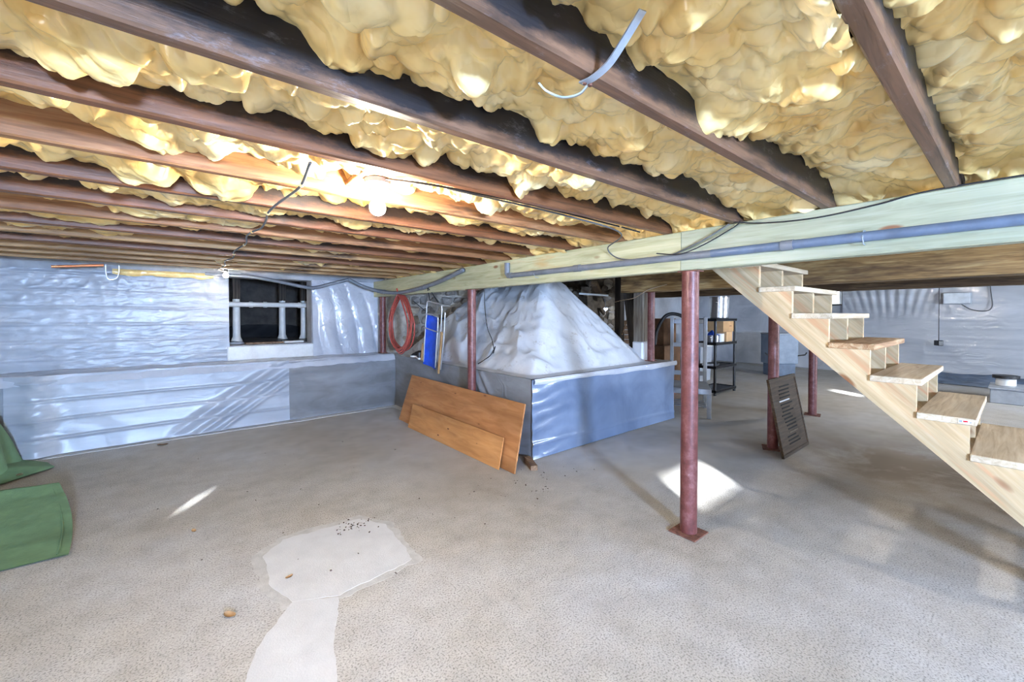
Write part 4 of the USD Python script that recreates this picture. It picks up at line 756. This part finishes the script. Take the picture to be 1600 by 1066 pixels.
# ------------------------------------------------------------------ green tarpaulin
tg = thing('tarpaulin', 'green canvas tarpaulin draped over a heap and spread on the floor', 'tarpaulin', (-1.5, 5.2, 0))
def heap():
    def fn(u, v):
        x = -2.9+u*1.68; y = 4.7+v*1.75; ex_ = np.clip((-1.24-x)/.28, 0, 1); ey_ = np.clip(np.minimum(y-4.7, 6.5-y)/.3, 0, 1)
        s = np.sqrt(ex_*ey_); return np.stack([x+.03*np.sin(y*14)*(1-s), y, .012+.98*s+.07*(fb(x, y, 0*x, 3, 3, 7)-.5)*s+.02*ridge(x, y, s, 4, 2, 8)*s], -1)
    return surf(fn, 60, 60)
part(tg, 'draped_cover', heap(), 'green_tarp', smooth=True)
def flap1():
    def fn(u, v):
        y = 3.72+v*1.33; edge = -.515-.05*v-.19*v*v; x = -1.9+u*(edge+1.9)+.0; y = y+.05*(1-u)*(1-v)
        z = .012+.14*np.clip(v, 0, 1)**2.2*(1.1-.35*u)*np.clip((1-v)/.05, 0, 1)**.5+.012*fb(x, y, 0*x, 5, 3, 9)+.02*ridge(x*.6, y*2.4, 0*x, 1.6, 2, 10)*v
        return np.stack([x, y, z], -1)
    a = surf(fn, 60, 60); return cat(a, trimesh.Trimesh(a.vertices-[0, 0, .004], a.faces[:, ::-1], process=False))
part(tg, 'floor_flap', flap1(), 'green_tarp', smooth=True)
def flap2():
    P = [A(p) for p in ((-2.0, 5.2), (-1.18, 5.62), (-.90, 5.95), (-1.0, 6.18), (-1.17, 6.40), (-2.0, 6.45))]
    def fn(u, v):
        lo = A([-1.9, 5.35]); x0 = -1.95+0*v; y = 5.50+v*.93; edge = np.interp(y, [5.5, 5.66, 5.95, 6.18, 6.43], [-1.28, -1.15, -.90, -.99, -1.2]); x = -1.9+u*(edge+1.9)
        z = .012+.085*np.exp(-((v-.55)/.28)**2)*(1-u)**.6+.05*(1-u)*v+.012*fb(x, y, 0*x, 6, 3, 11); return np.stack([x, y, z], -1)
    a = surf(fn, 44, 40); return cat(a, trimesh.Trimesh(a.vertices-[0, 0, .004], a.faces[:, ::-1], process=False))
part(tg, 'floor_flap', flap2(), 'green_tarp', smooth=True)
part(tg, 'hem', tube([(-.565-.05*v-.19*v*v, 3.74+v*1.30, .026+.14*v**2.2*.75) for v in np.linspace(0, .93, 24)], .005, 6), 'green_tarp', smooth=True)
part(tg, 'grommet', tube([(-1.10+.018*math.cos(a), 5.80+.018*math.sin(a), .035) for a in np.linspace(0, 6.283, 14, endpoint=False)], .005, 6, True), 'grommet')

# ------------------------------------------------------------------ litter on the floor
def leaf(lab, x, y, s, a, m='leaf_dry', name='dry_leaf', c='leaf'):
    def fn(u, v):
        w = (u-.5)*2; q = (v-.5)*2; wd = .5*np.sqrt(np.clip(1-q*q, 0, 1)); X = w*wd*s; Yl = q*s; return np.stack([x+X*math.cos(a)-Yl*math.sin(a), y+X*math.sin(a)+Yl*math.cos(a), .006+.25*s*(np.abs(w)**2*.6+q*q*.5)], -1)
    b = surf(fn, 6, 8); solo(name, cat(b, trimesh.Trimesh(b.vertices-[0, 0, .002], b.faces[:, ::-1], process=False)), m, lab, c, True)
leaf('curled tan leaf on the floor left of the pale patch', .205, 2.47, .035, .6)
leaf('small tan leaf at the left edge of the pale patch', .50, 2.62, .022, 1.9)
leaf('reddish leaf scrap near the sunlit sliver on the floor', .10, 3.6, .025, .2)
leaf('brown scrap on the floor by the left footing', -.1, 6.22, .05, 1.3, 'scrap', 'bark_scrap', 'debris')
rng = random.Random(77); cr = []
for i in range(130):
    if i < 55: x, y = rng.gauss(.98, .07), rng.gauss(2.97, .05)
    elif i < 100: x, y = rng.gauss(2.4, .45), rng.gauss(2.75, .18)
    else: x, y = rng.uniform(-.3, 2.6), rng.uniform(1.6, 5.5)
    s = rng.uniform(.003, .009); cr.append(hull([(x+rng.uniform(-s, s), y+rng.uniform(-s, s), rng.uniform(.001, .001+s*1.2)) for _ in range(8)]))
solo('debris', cat(*cr), 'crumb', 'dark crumbs scattered on the floor and pale patch', 'debris', kind='stuff')
